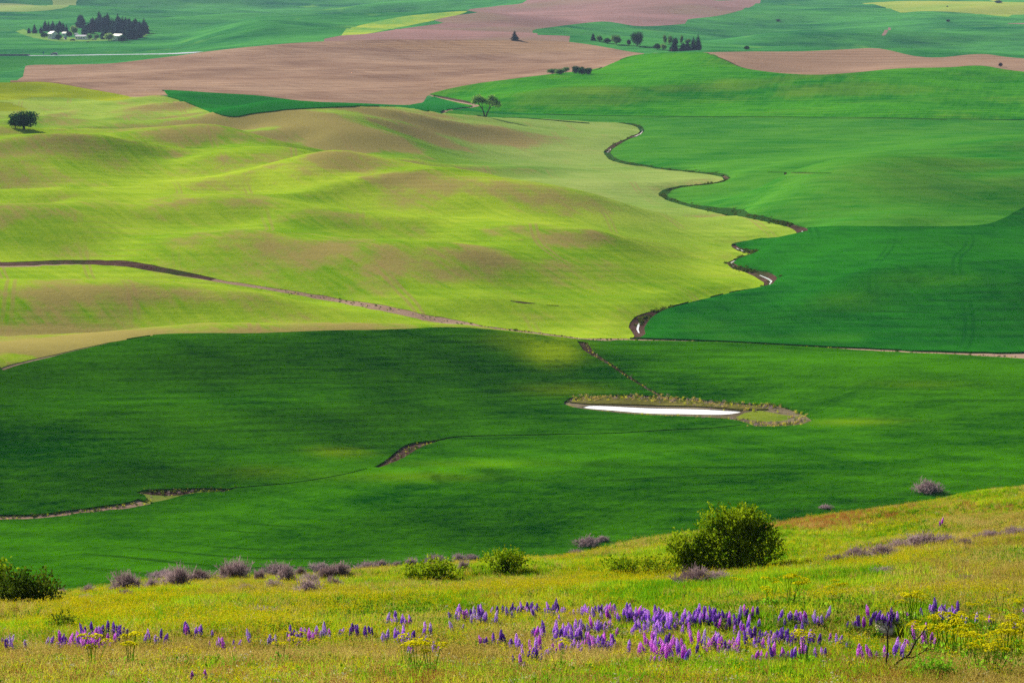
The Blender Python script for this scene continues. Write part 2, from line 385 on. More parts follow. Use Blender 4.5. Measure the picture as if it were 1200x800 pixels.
CREEK_W = None
def height(x, y, creek=True):
    x = np.atleast_1d(np.asarray(x, float)); y = np.atleast_1d(np.asarray(y, float))
    ra, Y = to_q(x, y)
    vz = valley_z(ra, Y)
    fade = np.clip((Y - 430) / 200, 0, 1) * np.clip((9000 - Y) / 3000, 0.3, 1)
    calm = 1 - np.exp(-(((x - 33) / 62) ** 2 + ((y - 668) / 85) ** 2))
    vz = vz + calm * fade * (vnoise(x / 88, y / 88, 1) * (1.1 + 1.1 * np.clip((Y - 700) / 200, 0, 1)) + vnoise(x / 41 + 7, y / 41, 2) * 0.8)
    far = np.clip((Y - 2500) / 700, 0, 1) * np.clip((ra + 0.115) / 0.03, 0, 1) * np.clip((0.125 - ra) / 0.02, 0, 1)
    far = np.maximum(far, np.clip((Y - 3250) / 500, 0, 1) * np.clip((ra - 0.10) / 0.03, 0, 1))
    far = np.maximum(far, np.clip((Y - 3900) / 500, 0, 1)) * np.clip((20000 - Y) / 9000, 0, 1)
    vz = vz + far * (vnoise(x / 420 + 3, y / 420, 21) * 42 + vnoise(x / 190, y / 190, 22) * 13 + 2)
    # spurs and folds of the loess hills: sharper crests, broad hollows
    def ridged(wx, wy, ang, seed, eps):
        c_, s_ = math.cos(ang), math.sin(ang)
        n_ = vnoise((x * c_ + y * s_) / wx, (y * c_ - x * s_) / wy, seed)
        return 0.55 - np.sqrt(4 * n_ * n_ + eps)
    west = np.clip((0.035 - ra) / 0.05, 0, 1)
    mid = np.clip((Y - 860) / 160, 0, 1) * np.clip((2050 - Y) / 300, 0, 1)
    near = np.clip((Y - 545) / 50, 0, 1) * np.clip((760 - Y) / 90, 0, 1)
    vz = vz + mid * west * (7.5 * ridged(150, 95, 0.64, 41, 0.004) + 2.4 * ridged(72, 50, 0.78, 42, 0.008))
    vz = vz + mid * (1 - west) * calm * (5.5 * ridged(230, 120, -0.3, 43, 0.01) + 1.0 * ridged(80, 60, 0.3, 44, 0.01))
    vz = vz + near * np.clip((-0.005 - ra) / 0.05, 0, 1) * calm * (5.2 * ridged(120, 58, 0.55, 45, 0.004) + 0.9 * ridged(50, 34, 0.2, 46, 0.01))
    vz = vz + near * np.clip((ra - 0.05) / 0.04, 0, 1) * calm * 2.2 * ridged(150, 70, -0.3, 47, 0.01)
    hi = np.clip((Y - 2000) / 150, 0, 1) * np.clip((2500 - Y) / 150, 0, 1)
    vz = vz + hi * 6.0 * ridged(240, 130, 0.4, 48, 0.01) + far * 11.0 * ridged(430, 300, 0.5, 49, 0.006)
    hz = hill_z(ra, Y, x, y)
    m = np.maximum(vz, hz); d = np.abs(vz - hz)
    z = m + 4.0 * np.log1p(np.exp(-np.clip(d / 4.0, 0, 50)))
    z = np.where(d > 60, m, z)
    if creek and CREEK_W is not None:
        near = (Y > 430) & (Y < 2300)
        if near.any():
            P = np.stack([x[near], y[near]], 1)
            dd = np.full(len(P), 1e9)
            A_, B_ = CREEK_W[:-1], CREEK_W[1:]
            for i in range(0, len(P), 20000):
                p = P[i:i + 20000]
                ab = B_ - A_
                tt = np.clip(((p[:, None] - A_) * ab).sum(2) / ((ab ** 2).sum(1) + 1e-9), 0, 1)
                dd[i:i + 20000] = np.sqrt((((A_ + tt[..., None] * ab) - p[:, None]) ** 2).sum(2).min(1))
            z[near] -= 1.5 * np.exp(-(dd / 5.0) ** 2)
    return z

# raster of the relief for casting pixel rays onto it
GR = np.linspace(-0.2215, 0.2215, 260)
GL = np.linspace(math.log(40), math.log(9400), 900)
_gr, _gl = np.meshgrid(GR, GL, indexing='ij')
GZ = height((_gr * np.exp(_gl)).ravel(), np.exp(_gl).ravel()).reshape(_gr.shape)
def grid_z(r_, yy):
    i = np.clip(((r_ - GR[0]) / (GR[1] - GR[0])), 0, len(GR) - 1.001); j = np.clip((np.log(yy) - GL[0]) / (GL[1] - GL[0]), 0, len(GL) - 1.001)
    a, b = i.astype(int), j.astype(int); fa, fb = i - a, j - b
    return (GZ[a, b] * (1 - fa) + GZ[a + 1, b] * fa) * (1 - fb) + (GZ[a, b + 1] * (1 - fa) + GZ[a + 1, b + 1] * fa) * fb
def cast(u, v, skip=0.0):
    """world point seen at photo pixel (u, v); skip = start at that forward distance"""
    u = np.atleast_1d(np.asarray(u, float)); v = np.atleast_1d(np.asarray(v, float))
    r_, t_ = ray(u, v)
    r_ = np.clip(r_, GR[0], GR[-1] - 1e-9)
    fi = (r_ - GR[0]) / (GR[1] - GR[0]); i = np.clip(fi.astype(int), 0, len(GR) - 2); fr = fi - i
    prof = GZ[i] * (1 - fr)[:, None] + GZ[i + 1] * fr[:, None]
    Y = np.exp(GL)
    diff = (H - t_[:, None] * Y[None]) - prof
    if skip: diff[:, Y < skip] = 1.0
    hit = diff <= 0
    k = np.where(hit.any(1), hit.argmax(1), len(Y) - 1); k = np.maximum(k, 1)
    ar = np.arange(len(u))
    d0, d1 = diff[ar, k - 1], diff[ar, k]
    w = np.clip(d0 / (d0 - d1 + 1e-9), 0, 1)
    yy = np.exp(GL[k - 1] + w * (GL[k] - GL[k - 1]))
    return np.stack([r_ * yy, yy], 1)

def spline(P, step=7.0):
    P = np.asarray(P, float)
    if len(P) < 3: return P
    Q = np.concatenate([[2 * P[0] - P[1]], P, [2 * P[-1] - P[-2]]])
    out = []
    for i in range(1, len(Q) - 2):
        n = max(1, int(np.hypot(*(Q[i + 1] - Q[i])[:2]) / step))
        for k in range(n):
            t = k / n
            a, b, c, d = Q[i - 1], Q[i], Q[i + 1], Q[i + 2]
            out.append(0.5 * ((2 * b) + (c - a) * t + (2 * a - 5 * b + 4 * c - d) * t * t + (3 * b - a - 3 * c + d) * t ** 3))
    out.append(P[-1])
    return np.array(out)

def line(P, skip=300.0, step=7.0):
    """pixel polyline on the ground -> world XY; points may carry z (then no ray is cast)"""
    S = spline(P, step)
    if S.shape[1] == 3:
        r_, t_ = ray(S[:, 0], S[:, 1]); Y = (H - S[:, 2]) / t_
        for k in range(len(Y)):                              # settle on the relief near that distance
            yy = np.linspace(Y[k] * 0.86, Y[k] * 1.14, 900)
            g = grid_z(np.full(900, r_[k]), yy) - (H - t_[k] * yy)
            up = np.where(g >= 0)[0]
            Y[k] = yy[up[0]] if len(up) else yy[g.argmax()]
        return np.stack([r_ * Y, Y], 1)
    return cast(S[:, 0], S[:, 1], skip)

def G(u, v, skip=0.0):
    p = cast(u, v, skip)[0]
    return Vector((p[0], p[1], float(height(p[0], p[1])[0])))

# ------------------------------------------------------------------ field boundaries (pixels of the ground they run over)
CREST = [(L,455,14),(0,432,15),(60,418,15),(120,404,15),(180,394,15),(240,392,15),(300,392,15),(380,389,14),(450,388,13),(520,385,11),(560,386.5,8.5),(620,392.5,3.6),(680,399,0.8)]
CREEK = [(520,131),(560,135),(590,137),(640,139),(700,142),(735,143),(750,147),(753,152),(745,157),(730,163),(718,170),(711,177),(716,183),(730,188),(760,193),(800,198),(835,201),(850,204),(852,208),(840,212),(815,215),(795,217),(782,221),(777,226),(785,231),(810,238),(850,245),(890,252),(925,260),(940,266),(943,271),(930,274),(900,276),(870,280),(860,283),(870,289),(886,292),(875,296),(862,300),(856,304),(862,309),(880,314),(895,319),(904,325),(900,330),(890,333),(860,338),(820,347),(785,356),(765,362),(752,370),(747,380),(750,388),(738,395)]
creek_w = line(CREEK, 600, 4)
CREEK_W = creek_w[::3]
crest_w = line(CREST)
BC = line([(690,398),(740,399),(790,400),(850,402),(930,406),(1000,410),(1060,413),(1130,416),(1200,419),(R,424)], 500)

def strip(P, hw, skip=300.0, step=6.0, left=1.0, right=1.0):
    """ribbon polygon along a pixel line (or world line), half width hw metres (number or list along it)"""
    W = P if isinstance(P, np.ndarray) else line(P, skip, step)
    n = len(W)
    hw = [x * 0.5 for x in hw]
    t = np.gradient(W, axis=0); t /= np.linalg.norm(t, axis=1)[:, None] + 1e-9
    nrm = np.stack([-t[:, 1], t[:, 0]], 1)
    w = np.interp(np.linspace(0, 1, n), np.linspace(0, 1, len(hw)), hw) if isinstance(hw, (list, tuple)) else np.full(n, float(hw))
    wob = 1 + 0.5 * vnoise(np.arange(n) * 0.37, np.zeros(n), 9)
    wob2 = 1 + 0.5 * vnoise(np.arange(n) * 0.41, np.ones(n) * 3, 10)
    return np.concatenate([W + nrm * (w * wob * left)[:, None], (W - nrm * (w * wob2 * right)[:, None])[::-1]])

def poly(*parts, skip=300.0):
    return np.concatenate([p if isinstance(p, np.ndarray) else line(p, skip) for p in parts])

GH = [(504,111,2.2),(520,106.5,4.5),(555,99.5,7),(600,93.5,10),(640,88.5,12),(700,81,15),(735,67.5,22),(765,63.5,25),(800,62.5,26),(830,63,26),(850,71,22),(875,81,17),(925,87.5,14),(975,88,14),(1050,81.5,17),(1110,80,18),(1150,78,18),(1200,85,16),(R,95,14)]
D_ = 1800.0
FIELDS = []           # (class, world polygon); later ones lie over earlier ones
def fld(cls, P):
    out = []
    for a, b in zip(P, np.roll(P, -1, axis=0)):          # no long straight edges across the relief
        n = int(np.clip(np.hypot(*(b - a)) / max(4.0, 0.008 * np.hypot(*a)), 1, 200))
        out.extend(a + (b - a) * k / n for k in range(n))
    FIELDS.append((cls, np.array(out)))
# far country
fld('far_pasture', poly([(L,3),(0,4),(40,6),(55,7),(62,3),(60,-2),(92,-2),(80,8),(60,12),(30,14),(0,14),(L,15)], skip=3000))
fld('far_canola', poly([(400,42),(405,35),(430,28),(470,20),(520,15),(548,13.5),(532,19),(500,26),(455,35),(420,42)], skip=3000))
_fu = np.array([ray(u, 50)[0] for u in (375, 420, 520, 600, 660)])
FPB = np.stack([_fu * 2650.0, np.full(5, 2650.0)], 1)
fld('far_plowed', poly([(622,-3),(612,4),(570,9),(545,12),(560,15),(540,17.5),(520,21),(508,24),(520,27),(500,30),(470,34),(430,40),(400,42),(380,46)], FPB, [(668,47),(655,43),(630,42),(624,36),(640,33),(670,29),(705,25.5),(722,27),(752,31),(803,28),(806,23),(840,19),(870,12),(885,5),(892,-3)], skip=3000))
fld('far_meadow', poly([(1010,4),(1060,1.5),(1110,1.5),(1150,2),(1200,3),(R,4),(R,18),(1200,17),(1182,20),(1150,17),(1110,14),(1080,13.5),(1055,15),(1045,11),(1030,7)], skip=3000))
fld('far_meadow', poly([(1150,-3),(1165,2),(1176,3.5),(1168,-3)], skip=3000))
fld('far_plowed', poly([(1033,42),(1036,37),(1041,32.5),(1044,33),(1040,38),(1037,42)], skip=3000))
fld('far_plowed', poly([(1180,28),(1200,27.3),(R,27),(R,28.5),(1200,28.6)], skip=3000))
fld('farm_lawn', poly([(18,37),(28,34),(40,38),(60,42),(110,45),(160,40),(172,33),(175,31),(172,42),(150,46),(110,48.5),(60,48),(30,42)], skip=3000))
fld('embankment', poly([(L,66.5),(0,66.5),(80,66),(160,64.5),(215,63),(200,66),(140,71),(90,75),(60,76.5),(30,76),(24,79),(0,84),(L,88)], skip=2000))
# front brown hill, left of centre
fld('plowed_hill', poly([(L,118),(-60,106),(0,102),(12,98),(27,90),(30,77.5),(80,76),(130,74.5),(170,70),(215,64.7),(240,61),(300,54.5),(360,49.8),(440,46.7),(500,46.7),(600,47.7),(660,49),(700,54),(740,61),(768,64)], np.concatenate([line(GH[:7], 1500)[::-1]]), [(500,113),(497,118),(500,128),(400,124),(280,122),(200,116),(100,120)], skip=1700))
fld('plowed_rise', poly([(768,62.5),(800,61.8),(828,61.5),(880,60.7),(930,60.7),(980,58.7),(1020,56.7),(1040,58.7),(1070,65.6),(1100,67.6),(1150,63.6),(1200,68.6),(R,73)], line(GH[6:], 1500)[::-1], skip=1700))
_r = np.array([ray(u, 130)[0] for u in (640, 560, 480, 400, 300, 220, 190)])
_y = np.array([1720., 1650, 1500, 1380, 1330, 1450, 1790])
fld('green_strip', poly([(190,111),(235,116),(280,118.5),(400,121.3),(480,124),(500,118),(510,113),(560,124),(600,130),(640,135)], np.stack([_r * _y, _y], 1), skip=1750))
# light young crop and the rolling country left of the creek
fld('young_crop', poly([(L,108),(-60,106),(0,106),(100,109),(155,114),(185,112),(210,118),(265,137),(300,133.5),(350,128.5),(420,125.5),(470,126),(500,131)], creek_w, line([(690,399),(680,399)], 600), crest_w[::-1], skip=1100))
fld('yellow_hill', poly([(L,98),(0,97),(50,96.5),(75,99.5),(100,104),(130,109),(155,114.3),(140,118),(122,118.5),(100,116.5),(80,115),(40,114.5),(0,118),(L,119)], skip=900))
fld('yellow_hill', poly([(L,120),(0,120),(15,123),(31,128),(10,130.5),(L,131)], skip=900))

# right of the creek
BCi = int(np.argmin(np.hypot(*(BC - creek_w[-1]).T)))
A_out = line([(R,143),(1200,141.8),(1105,140.5),(1000,139),(800,138),(700,136.5),(600,135),(560,132),(530,130)], 900)
fld('east_crop', poly(creek_w, BC[BCi:], A_out))
fld('wheat_hill', poly(line(GH, 1500), line([(R,142),(1200,141),(1105,140),(1000,138.3),(800,137.2),(700,136),(600,133),(560,130),(538,123),(515,116)], 900)))
A_low = line([(943,264),(960,266),(1000,266.5),(1050,266.7),(1100,266.7),(1150,265),(1172,259),(1186,252),(1200,244),(R,180)], 600)
fld('dark_crop', poly(A_low, line([(R,220),(R,330)], 600), BC[BCi:][::-1], creek_w[np.argmin(np.hypot(*(creek_w - A_low[0]).T)):][::-1]))
# near dark wheat with its hill
fld('near_wheat', poly(crest_w, BC[1:], [(R,470),(R,540)], np.array([[130.0, 420.0], [52., 395.0], [0, 385.0], [-52., 385.0], [-120.0, 400.0]]), [(L,620),(L,540)], skip=300))
# banks, tracks, ditches
fld('green_bank', strip(creek_w, [2,3,3.4,3.4,2,2.6,3.6,3.6,3,3,3.4,3.6,3.8,3.8,3.4,2.4,1.6,1.6,1.8,1.6,1.2,1.2,1.6,1.6]))
def sub(a, b):
    W = creek_w; pa = cast(*[[c] for c in a], 600)[0]; pb = cast(*[[c] for c in b], 600)[0]
    i = np.argmin(np.hypot(*(W - pa).T)); j = np.argmin(np.hypot(*(W - pb).T))
    return W[min(i, j):max(i, j) + 1]
fld('mud_bank', strip(sub((860,283),(886,293)), [2,3.5,4,2]))
fld('mud_bank', strip(sub((862,300),(901,331)), [2,3.5,3,4,5.5,5,2]))
fld('mud_bank', strip(sub((895,332),(785,356)), [1.2,1.2,1.2]))
fld('mud_bank', strip(sub((785,356),(740,394)), [1,2.5,4.5,5,4.5,3.5,2]))
fld('mud_bank', strip(sub((752,150),(713,180)), [2,4,3.5,4,3]))
fld('mud_bank', strip(sub((850,203),(780,222)), [2,3,1.5,2]))
fld('mud_bank', strip(sub((905,256),(943,270)), [2,3,4,5]))
W1 = line([(L,313),(0,310.5),(120,308.5),(180,316),(250,328.5),(330,341),(400,353),(460,364),(520,377),(560,382),(600,387),(650,393),(690,398),(738,398)], 600, 5)
fld('earth_track', strip(W1, [14,14,13,10,5,3.5,3,3,4,8,7,8,9,9]))
fld('mud_bank', strip([(L,312),(0,309.6),(120,307.8),(180,315.2),(250,327.8)], [9,9,8.5,6,2.5], 600, 5))
fld('mud_bank', strip([(598,353),(612,355),(628,356)], [1,3,1], 600))
fld('mud_bank', strip([(640,358),(655,358.6)], [0.8,1.2], 600))
fld('earth_track', strip([(0,434,14.9),(30,425.5,15),(60,418.3,15),(120,404.4,15),(180,394.2,15)], [1.6,1.4,1.0]))
fld('earth_track', strip(BC, [7,5,2.4,2.4,3,5,11,16,18,18], left=1.5, right=1))
fld('earth_track', strip([(504,111.5),(520,116),(545,121),(558,125),(540,128),(515,131),(500,134)], [2.5,5,6,6,4,3,2], 1700, 4))
fld('mud_bank', strip([(508,112),(525,115.5),(545,119.5),(556,122)], [2,5,5,2], 1700, 4))
fld('earth_track', strip([(640,89.5,11.8),(690,85,14),(712,77,17.5),(735,68.3,21.9),(765,64,25),(800,62.7,26)], [1,1.5,2,2,2,2.5]))
fld('mud_bank', strip([(830,63.2,26),(850,71,22),(875,81,17),(925,87.3,14),(975,87.8,14),(1050,81.2,17)], [2.5,3,2,1.2,1.5,1.2]))
fld('earth_track', strip([(730,139.5),(800,139.3),(1000,140),(1060,140.3),(1110,141.5)], [1,1.2,1.5,2,3], 900))
fld('green_bank', strip([(690,145),(600,138),(560,136)][::-1], [2,3,3], 900))
fld('mud_bank', strip([(900,203),(940,203.8),(975,204.5)], [1,1.4,1], 800))
fld('mud_bank', strip([(684,402),(690,412),(700,419),(712,426),(727,436),(742,446),(758,456),(775,465)], [3,2.4,1.6,1.3,1.3,1.3,1.3], 500))
POND_BANK = [(661,472),(668,467.5),(700,465.5),(740,464.3),(780,466),(830,471),(880,474.5),(905,475),(925,480),(945,488),(953,494),(940,498.5),(915,500.5),(884,500.5),(872,496),(850,492),(800,489),(750,487),(700,482.5),(672,478.5),(661,475)]
fld('pond_bank', poly(POND_BANK, skip=450))
fld('pond_reeds', poly([(668,472),(690,467.5),(740,466.5),(790,470),(840,474),(885,477),(900,480),(870,480.5),(820,477),(780,476.3),(740,474.8),(690,474.2)], skip=450))
fld('pond_sedge', poly([(872,484),(890,481),(912,485),(930,488),(922,492),(900,494),(880,492),(862,489)], skip=450))
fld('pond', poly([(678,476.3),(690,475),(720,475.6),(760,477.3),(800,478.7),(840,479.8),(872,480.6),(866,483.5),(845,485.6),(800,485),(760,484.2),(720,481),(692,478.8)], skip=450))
fld('earth_track', strip([(L,609),(0,607.5),(40,606),(80,601.5),(120,597),(150,593),(168,588)], [4,4.5,4.5,3.5,3,3.4,3.4], 440, left=0.7, right=1.2))
fld('channel_flat', poly([(160,579),(166,576),(200,574),(240,573.2),(272,574),(258,577.5),(236,578.5),(215,581.5),(200,586),(180,590),(165,590),(172,586),(170,582)], skip=440))
fld('mud_bank', poly([(163,577.5),(185,575.5),(235,574.2),(228,577),(205,580.5),(180,580)], skip=440))
fld('mud_bank', poly([(252,576),(262,573.6),(275,573.8),(262,578)], skip=440))
fld('mud_bank', strip([(440,549),(455,543),(466,537),(478,528),(490,522),(512,517.5)], [1.2,2.2,3.4,3.6,2.6,1.2], 440))
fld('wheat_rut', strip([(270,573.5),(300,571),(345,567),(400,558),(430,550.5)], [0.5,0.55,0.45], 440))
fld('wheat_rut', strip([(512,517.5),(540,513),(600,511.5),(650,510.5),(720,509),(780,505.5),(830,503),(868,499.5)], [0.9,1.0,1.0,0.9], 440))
for a, b in (((718,170),(710,178)), ((860,301),(864,309)), ((893,318),(899,331)), ((752,369),(748,386)), ((936,268),(943,272)), ((750,149),(740,159)), ((863,286),(872,290))):
    fld('creek_water', strip(sub(a, b), [0.35, 0.7, 0.6, 0.3]))
fld('highway', strip([(L,65.6),(0,65.4),(40,65.3),(80,65.0),(160,63.8),(200,63),(232,61.6)], [14,14,14,13], 2000))
fld('highway', strip([(1060,65.4),(1090,65.7),(1115,66.2)], [12,12,12], 2650))
fld('highway', strip([(1176,67.2),(1200,68),(R,70)], [12,12,12], 2650))

# the butte's own slope in front
u_ = np.linspace(-0.30, 0.30, 61)
ed = np.interp(600 + u_ * F * .985, [-140, 1340], [112, 136])
hill_poly = np.concatenate([np.stack([u_ * 238, np.full_like(u_, 238)], 1), np.stack([u_ * 20, np.full_like(u_, 20)], 1)[::-1]])
fld('butte_slope', hill_poly)

# ------------------------------------------------------------------ one conforming triangulation of all of it
P2, E2 = [], []
for cls, W in FIELDS:
    keep = [0]
    for i in range(1, len(W)):
        if np.hypot(*(W[i] - W[keep[-1]])) > 0.25: keep.append(i)
    W = W[keep]
    b = len(P2)
    P2.extend(W.tolist())
    E2.extend([(b + i, b + (i + 1) % len(W)) for i in range(len(W))])
jit = lambda n, s: (RNG.random(n) - 0.5) * s
gp = []
for lo, hi, dl, dr in ((math.log(36), math.log(150), 0.010, 0.0042), (math.log(150), math.log(430), 0.03, 0.010), (math.log(430), math.log(4800), 0.0062, 0.0046), (math.log(4800), math.log(9800), 0.02, 0.010)):
    a, b = np.meshgrid(np.arange(-0.24, 0.24, dr), np.arange(lo, hi, dl), indexing='ij')
    a = a.ravel() + jit(a.size, dr * .5); b = b.ravel() + jit(b.size, dl * .5)
    gp.append(np.stack([a * np.exp(b), np.exp(b)], 1))
rr = np.exp(np.linspace(math.log(2.0), math.log(30000), 90))
th = np.linspace(0, 2 * math.pi, 73)[:-1]
a, b = np.meshgrid(rr, th, indexing='ij')
ring = np.stack([(a * np.sin(b)).ravel(), (a * np.cos(b)).ravel()], 1) + jit(a.size * 2, 0.01).reshape(-1, 2)
inside = (ring[:, 1] > 36) & (ring[:, 1] < 9800) & (np.abs(ring[:, 0] / np.maximum(ring[:, 1], 1e-6)) < 0.242)
gp.append(ring[~inside])
P2.extend(np.concatenate(gp).tolist())
res = delaunay_2d_cdt([Vector(p) for p in P2], E2, [], 0, 1e-3, False)
TV = np.array([tuple(v) for v in res[0]])
TF = np.array([tuple(f) for f in res[2]], dtype=np.int64)
ar = ((TV[TF[:, 1]] - TV[TF[:, 0]]) * np.stack([(TV[TF[:, 2]] - TV[TF[:, 0]])[:, 1], -(TV[TF[:, 2]] - TV[TF[:, 0]])[:, 0]], 1)).sum(1)
TF[ar < 0] = TF[ar < 0][:, ::-1]
CEN = TV[TF].mean(1)
def in_poly(P, W):
    lo, hi = W.min(0), W.max(0)
    cand = np.where((P >= lo).all(1) & (P <= hi).all(1))[0]
    out = np.zeros(len(P), bool)
    if len(cand) == 0: return out
    x, y = P[cand, 0], P[cand, 1]
    ins = np.zeros(len(cand), bool)
    X, Y = W[:, 0], W[:, 1]
    X2, Y2 = np.roll(X, -1), np.roll(Y, -1)
    for i in range(len(W)):
        c = ((Y[i] > y) != (Y2[i] > y))
        if c.any():
            ins ^= c & (x < (X2[i] - X[i]) * (y - Y[i]) / (Y2[i] - Y[i] + 1e-12) + X[i])
    out[cand] = ins
    return out
owner = np.full(len(TF), -1)
for k, (cls, W) in enumerate(FIELDS):
    owner[in_poly(CEN, W)] = k
cnames = ['ground'] + sorted({c for c, _ in FIELDS})
cid = np.zeros(len(TF), int)
for k, (c, _) in enumerate(FIELDS): cid[owner == k] = cnames.index(c)
TZ = height(TV[:, 0], TV[:, 1])
e_ = 1.5 + np.hypot(TV[:, 0], TV[:, 1]) * 0.004
gx = (height(TV[:, 0] + e_, TV[:, 1]) - height(TV[:, 0] - e_, TV[:, 1])) / (2 * e_)
gy = (height(TV[:, 0], TV[:, 1] + e_) - height(TV[:, 0], TV[:, 1] - e_)) / (2 * e_)
NRM = np.stack([-gx, -gy, np.ones_like(gx)], 1); NRM /= np.linalg.norm(NRM, axis=1)[:, None]
cosd = (height(TV[:, 0], TV[:, 1] + 70, False) + height(TV[:, 0], TV[:, 1] - 70, False) + height(TV[:, 0] + 70, TV[:, 1], False) + height(TV[:, 0] - 70, TV[:, 1], False)) / 4
KNOLL = TZ - cosd                                # how far the ground stands above its surroundings
def sstep(x, a, b):
    t = np.clip((x - a) / (b - a), 0, 1); return t * t * (3 - 2 * t)
PU, PV = pixel_of(TV[:, 0], np.maximum(TV[:, 1], 1.0), TZ)
FARF = sstep(TV[:, 1], 1230, 1480) * sstep(PU, 60, 300)
def pblob(u, v, su, sv): return np.exp(-((PU - u) / su) ** 2 - ((PV - v) / sv) ** 2)
YEL = 1.7 * pblob(648, 412, 30, 15) + 0.6 * pblob(612, 400, 40, 10) + 0.6 * pblob(400, 531, 34, 6) + 0.4 * pblob(660, 458, 50, 7) + 0.3 * pblob(1080, 452, 60, 4) + 0.25 * pblob(480, 560, 90, 6) + 0.3 * pblob(310, 555, 50, 7) + 0.6 * pblob(1000, 355, 40, 9) + 0.5 * pblob(1100, 330, 60, 8) + 0.8 * pblob(700, 106, 40, 5) + 0.2 * pblob(560, 545, 80, 5) + 0.7 * pblob(850, 100, 20, 5) + 0.4 * pblob(1000, 496, 60, 4)
YEL *= (TV[:, 1] > 300)
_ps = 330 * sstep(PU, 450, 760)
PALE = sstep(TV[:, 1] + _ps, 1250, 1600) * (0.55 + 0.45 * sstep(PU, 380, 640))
SOIL = (0.34 + 0.56 * FARF) * sstep(gy, 0.035, 0.14) + 0.30 * sstep(KNOLL, 0.8, 3.5) + 0.12 * FARF * (1 - sstep(PU, 560, 700))
SOIL += 0.75 * sstep(PV, 372, 400) * (1 - sstep(PU, 430, 560)) * (TV[:, 1] > 640)    # thin, eroded soil: south faces and knolls
FM = {}
FM['ground'] = field_mat("far_wheat", C(14,104,60), C(92,176,78), None, row=0.08, rowfreq=0.12, streak=0.8, grain=0.2, big=0.0045, patch=0.6, P=C(140,196,70), sc=0.4)
FM['far_pasture'] = field_mat("pale_pasture", C(150,180,92), C(182,196,110), None, row=0, grain=0.3)
FM['far_canola'] = field_mat("canola", C(90,175,80), C(205,215,70), None, row=0, streak=1.2, grain=0.3, big=0.012)
FM['far_plowed'] = field_mat("pinkish_plowed_soil", C(150,118,104), C(190,144,136), C(182,164,120), soil=0.35, row=0.08, rowfreq=0.25, grain=0.2, big=0.004, sc=0.4, drill=0.8, drilldir=0.9)
FM['far_meadow'] = field_mat("yellow_meadow", C(150,185,70), C(196,200,84), None, row=0, grain=0.3)
FM['farm_lawn'] = field_mat("lawn", C(105,165,72), C(150,186,84), None, row=0)
FM['embankment'] = field_mat("embankment_grass", C(40,120,50), C(76,150,60), None, row=0)
FM['plowed_hill'] = field_mat("plowed_soil", C(146,112,90), C(196,160,130), C(194,154,112), soil=0.5, row=0.12, rowfreq=0.35, grain=0.5, big=0.006, streak=0.9, arc=0.5, arcgap=17.0, sc=0.35, drill=1.0, drilldir=-0.5)
FM['plowed_rise'] = field_mat("plowed_soil_pale", C(166,132,106), C(186,152,124), C(178,140,112), soil=0.3, row=0.14, rowfreq=0.35, grain=0.35, big=0.004, sc=0.5, drill=0.9, drilldir=0.5)
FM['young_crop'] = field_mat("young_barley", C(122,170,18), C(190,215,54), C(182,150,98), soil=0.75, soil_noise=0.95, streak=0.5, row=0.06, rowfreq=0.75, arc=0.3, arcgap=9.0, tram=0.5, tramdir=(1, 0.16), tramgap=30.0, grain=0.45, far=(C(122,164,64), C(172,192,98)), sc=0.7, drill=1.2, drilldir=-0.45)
FM['yellow_hill'] = field_mat("rough_pasture", C(140,160,28), C(184,196,44), C(120,120,40), soil=0.3, row=0, grain=0.8, big=0.02)
FM['green_strip'] = field_mat("valley_wheat", C(16,112,44), C(40,140,40), None, row=0.15)
FM['east_crop'] = field_mat("spring_wheat", C(40,128,34), C(98,166,48), C(140,150,80), soil=0.2, soil_noise=0.3, streak=0.9, row=0.07, rowfreq=0.5, patch=0.35, P=C(120,175,40), grain=0.4, sc=0.6, drill=0.7, drilldir=-0.6)
FM['dark_crop'] = field_mat("dense_wheat", C(10,88,24), C(44,130,26), None, streak=0.9, row=0.10, rowfreq=0.6, arc=0.5, arcgap=8.0, patch=0.4, P=C(90,158,26), tram=0.5, tramdir=(1, -0.12), tramgap=23.0, grain=0.5, sc=0.8, drill=0.9, drilldir=-0.12)
FM['wheat_hill'] = field_mat("bright_wheat", C(18,120,16), C(84,168,22), C(150,160,60), soil=0.18, soil_noise=0.8, streak=1.2, row=0.12, rowfreq=0.5, arc=0.4, arcgap=11.0, patch=0.4, P=C(130,180,40), grain=0.4, sc=0.5, drill=0.9, drilldir=0.2)
FM['near_wheat'] = field_mat("deep_green_wheat", C(8,72,4), C(74,144,4), None, streak=0.7, row=0.12, rowfreq=1.1, arc=0.55, arcgap=5.0, patch=0.4, P=C(150,180,14), grain=1.1, big=0.008, drill=0.5, drilldir=0.9)
FM['green_bank'] = field_mat("ditch_grass", C(24,70,30), C(70,110,44), None, row=0, grain=1.4)
FM['mud_bank'] = field_mat("bank_mud", C(56,40,34), C(120,92,80), C(54,78,30), soil=0.75, soil_noise=2.2, row=0, grain=1.6)
FM['earth_track'] = field_mat("earth_track", C(164,130,108), C(206,176,150), C(120,120,60), soil=0.3, row=0, grain=1.0)
FM['pond_bank'] = field_mat("pond_bank_soil", C(104,92,70), C(156,142,112), C(100,120,40), soil=0.3, soil_noise=1.0, row=0, grain=1.4, big=0.05)
FM['pond_reeds'] = field_mat("pond_reeds", C(92,92,40), C(146,140,70), None, row=0, grain=1.6, big=0.05)
FM['pond_sedge'] = field_mat("pond_sedge", C(110,140,30), C(160,170,60), None, row=0, grain=1.2)
FM['channel_flat'] = field_mat("channel_grass", C(120,150,40), C(170,170,90), None, row=0, grain=1.2)
FM['wheat_rut'] = field_mat("rut_shadowed_soil", C(28,46,18), C(52,70,28), None, row=0)
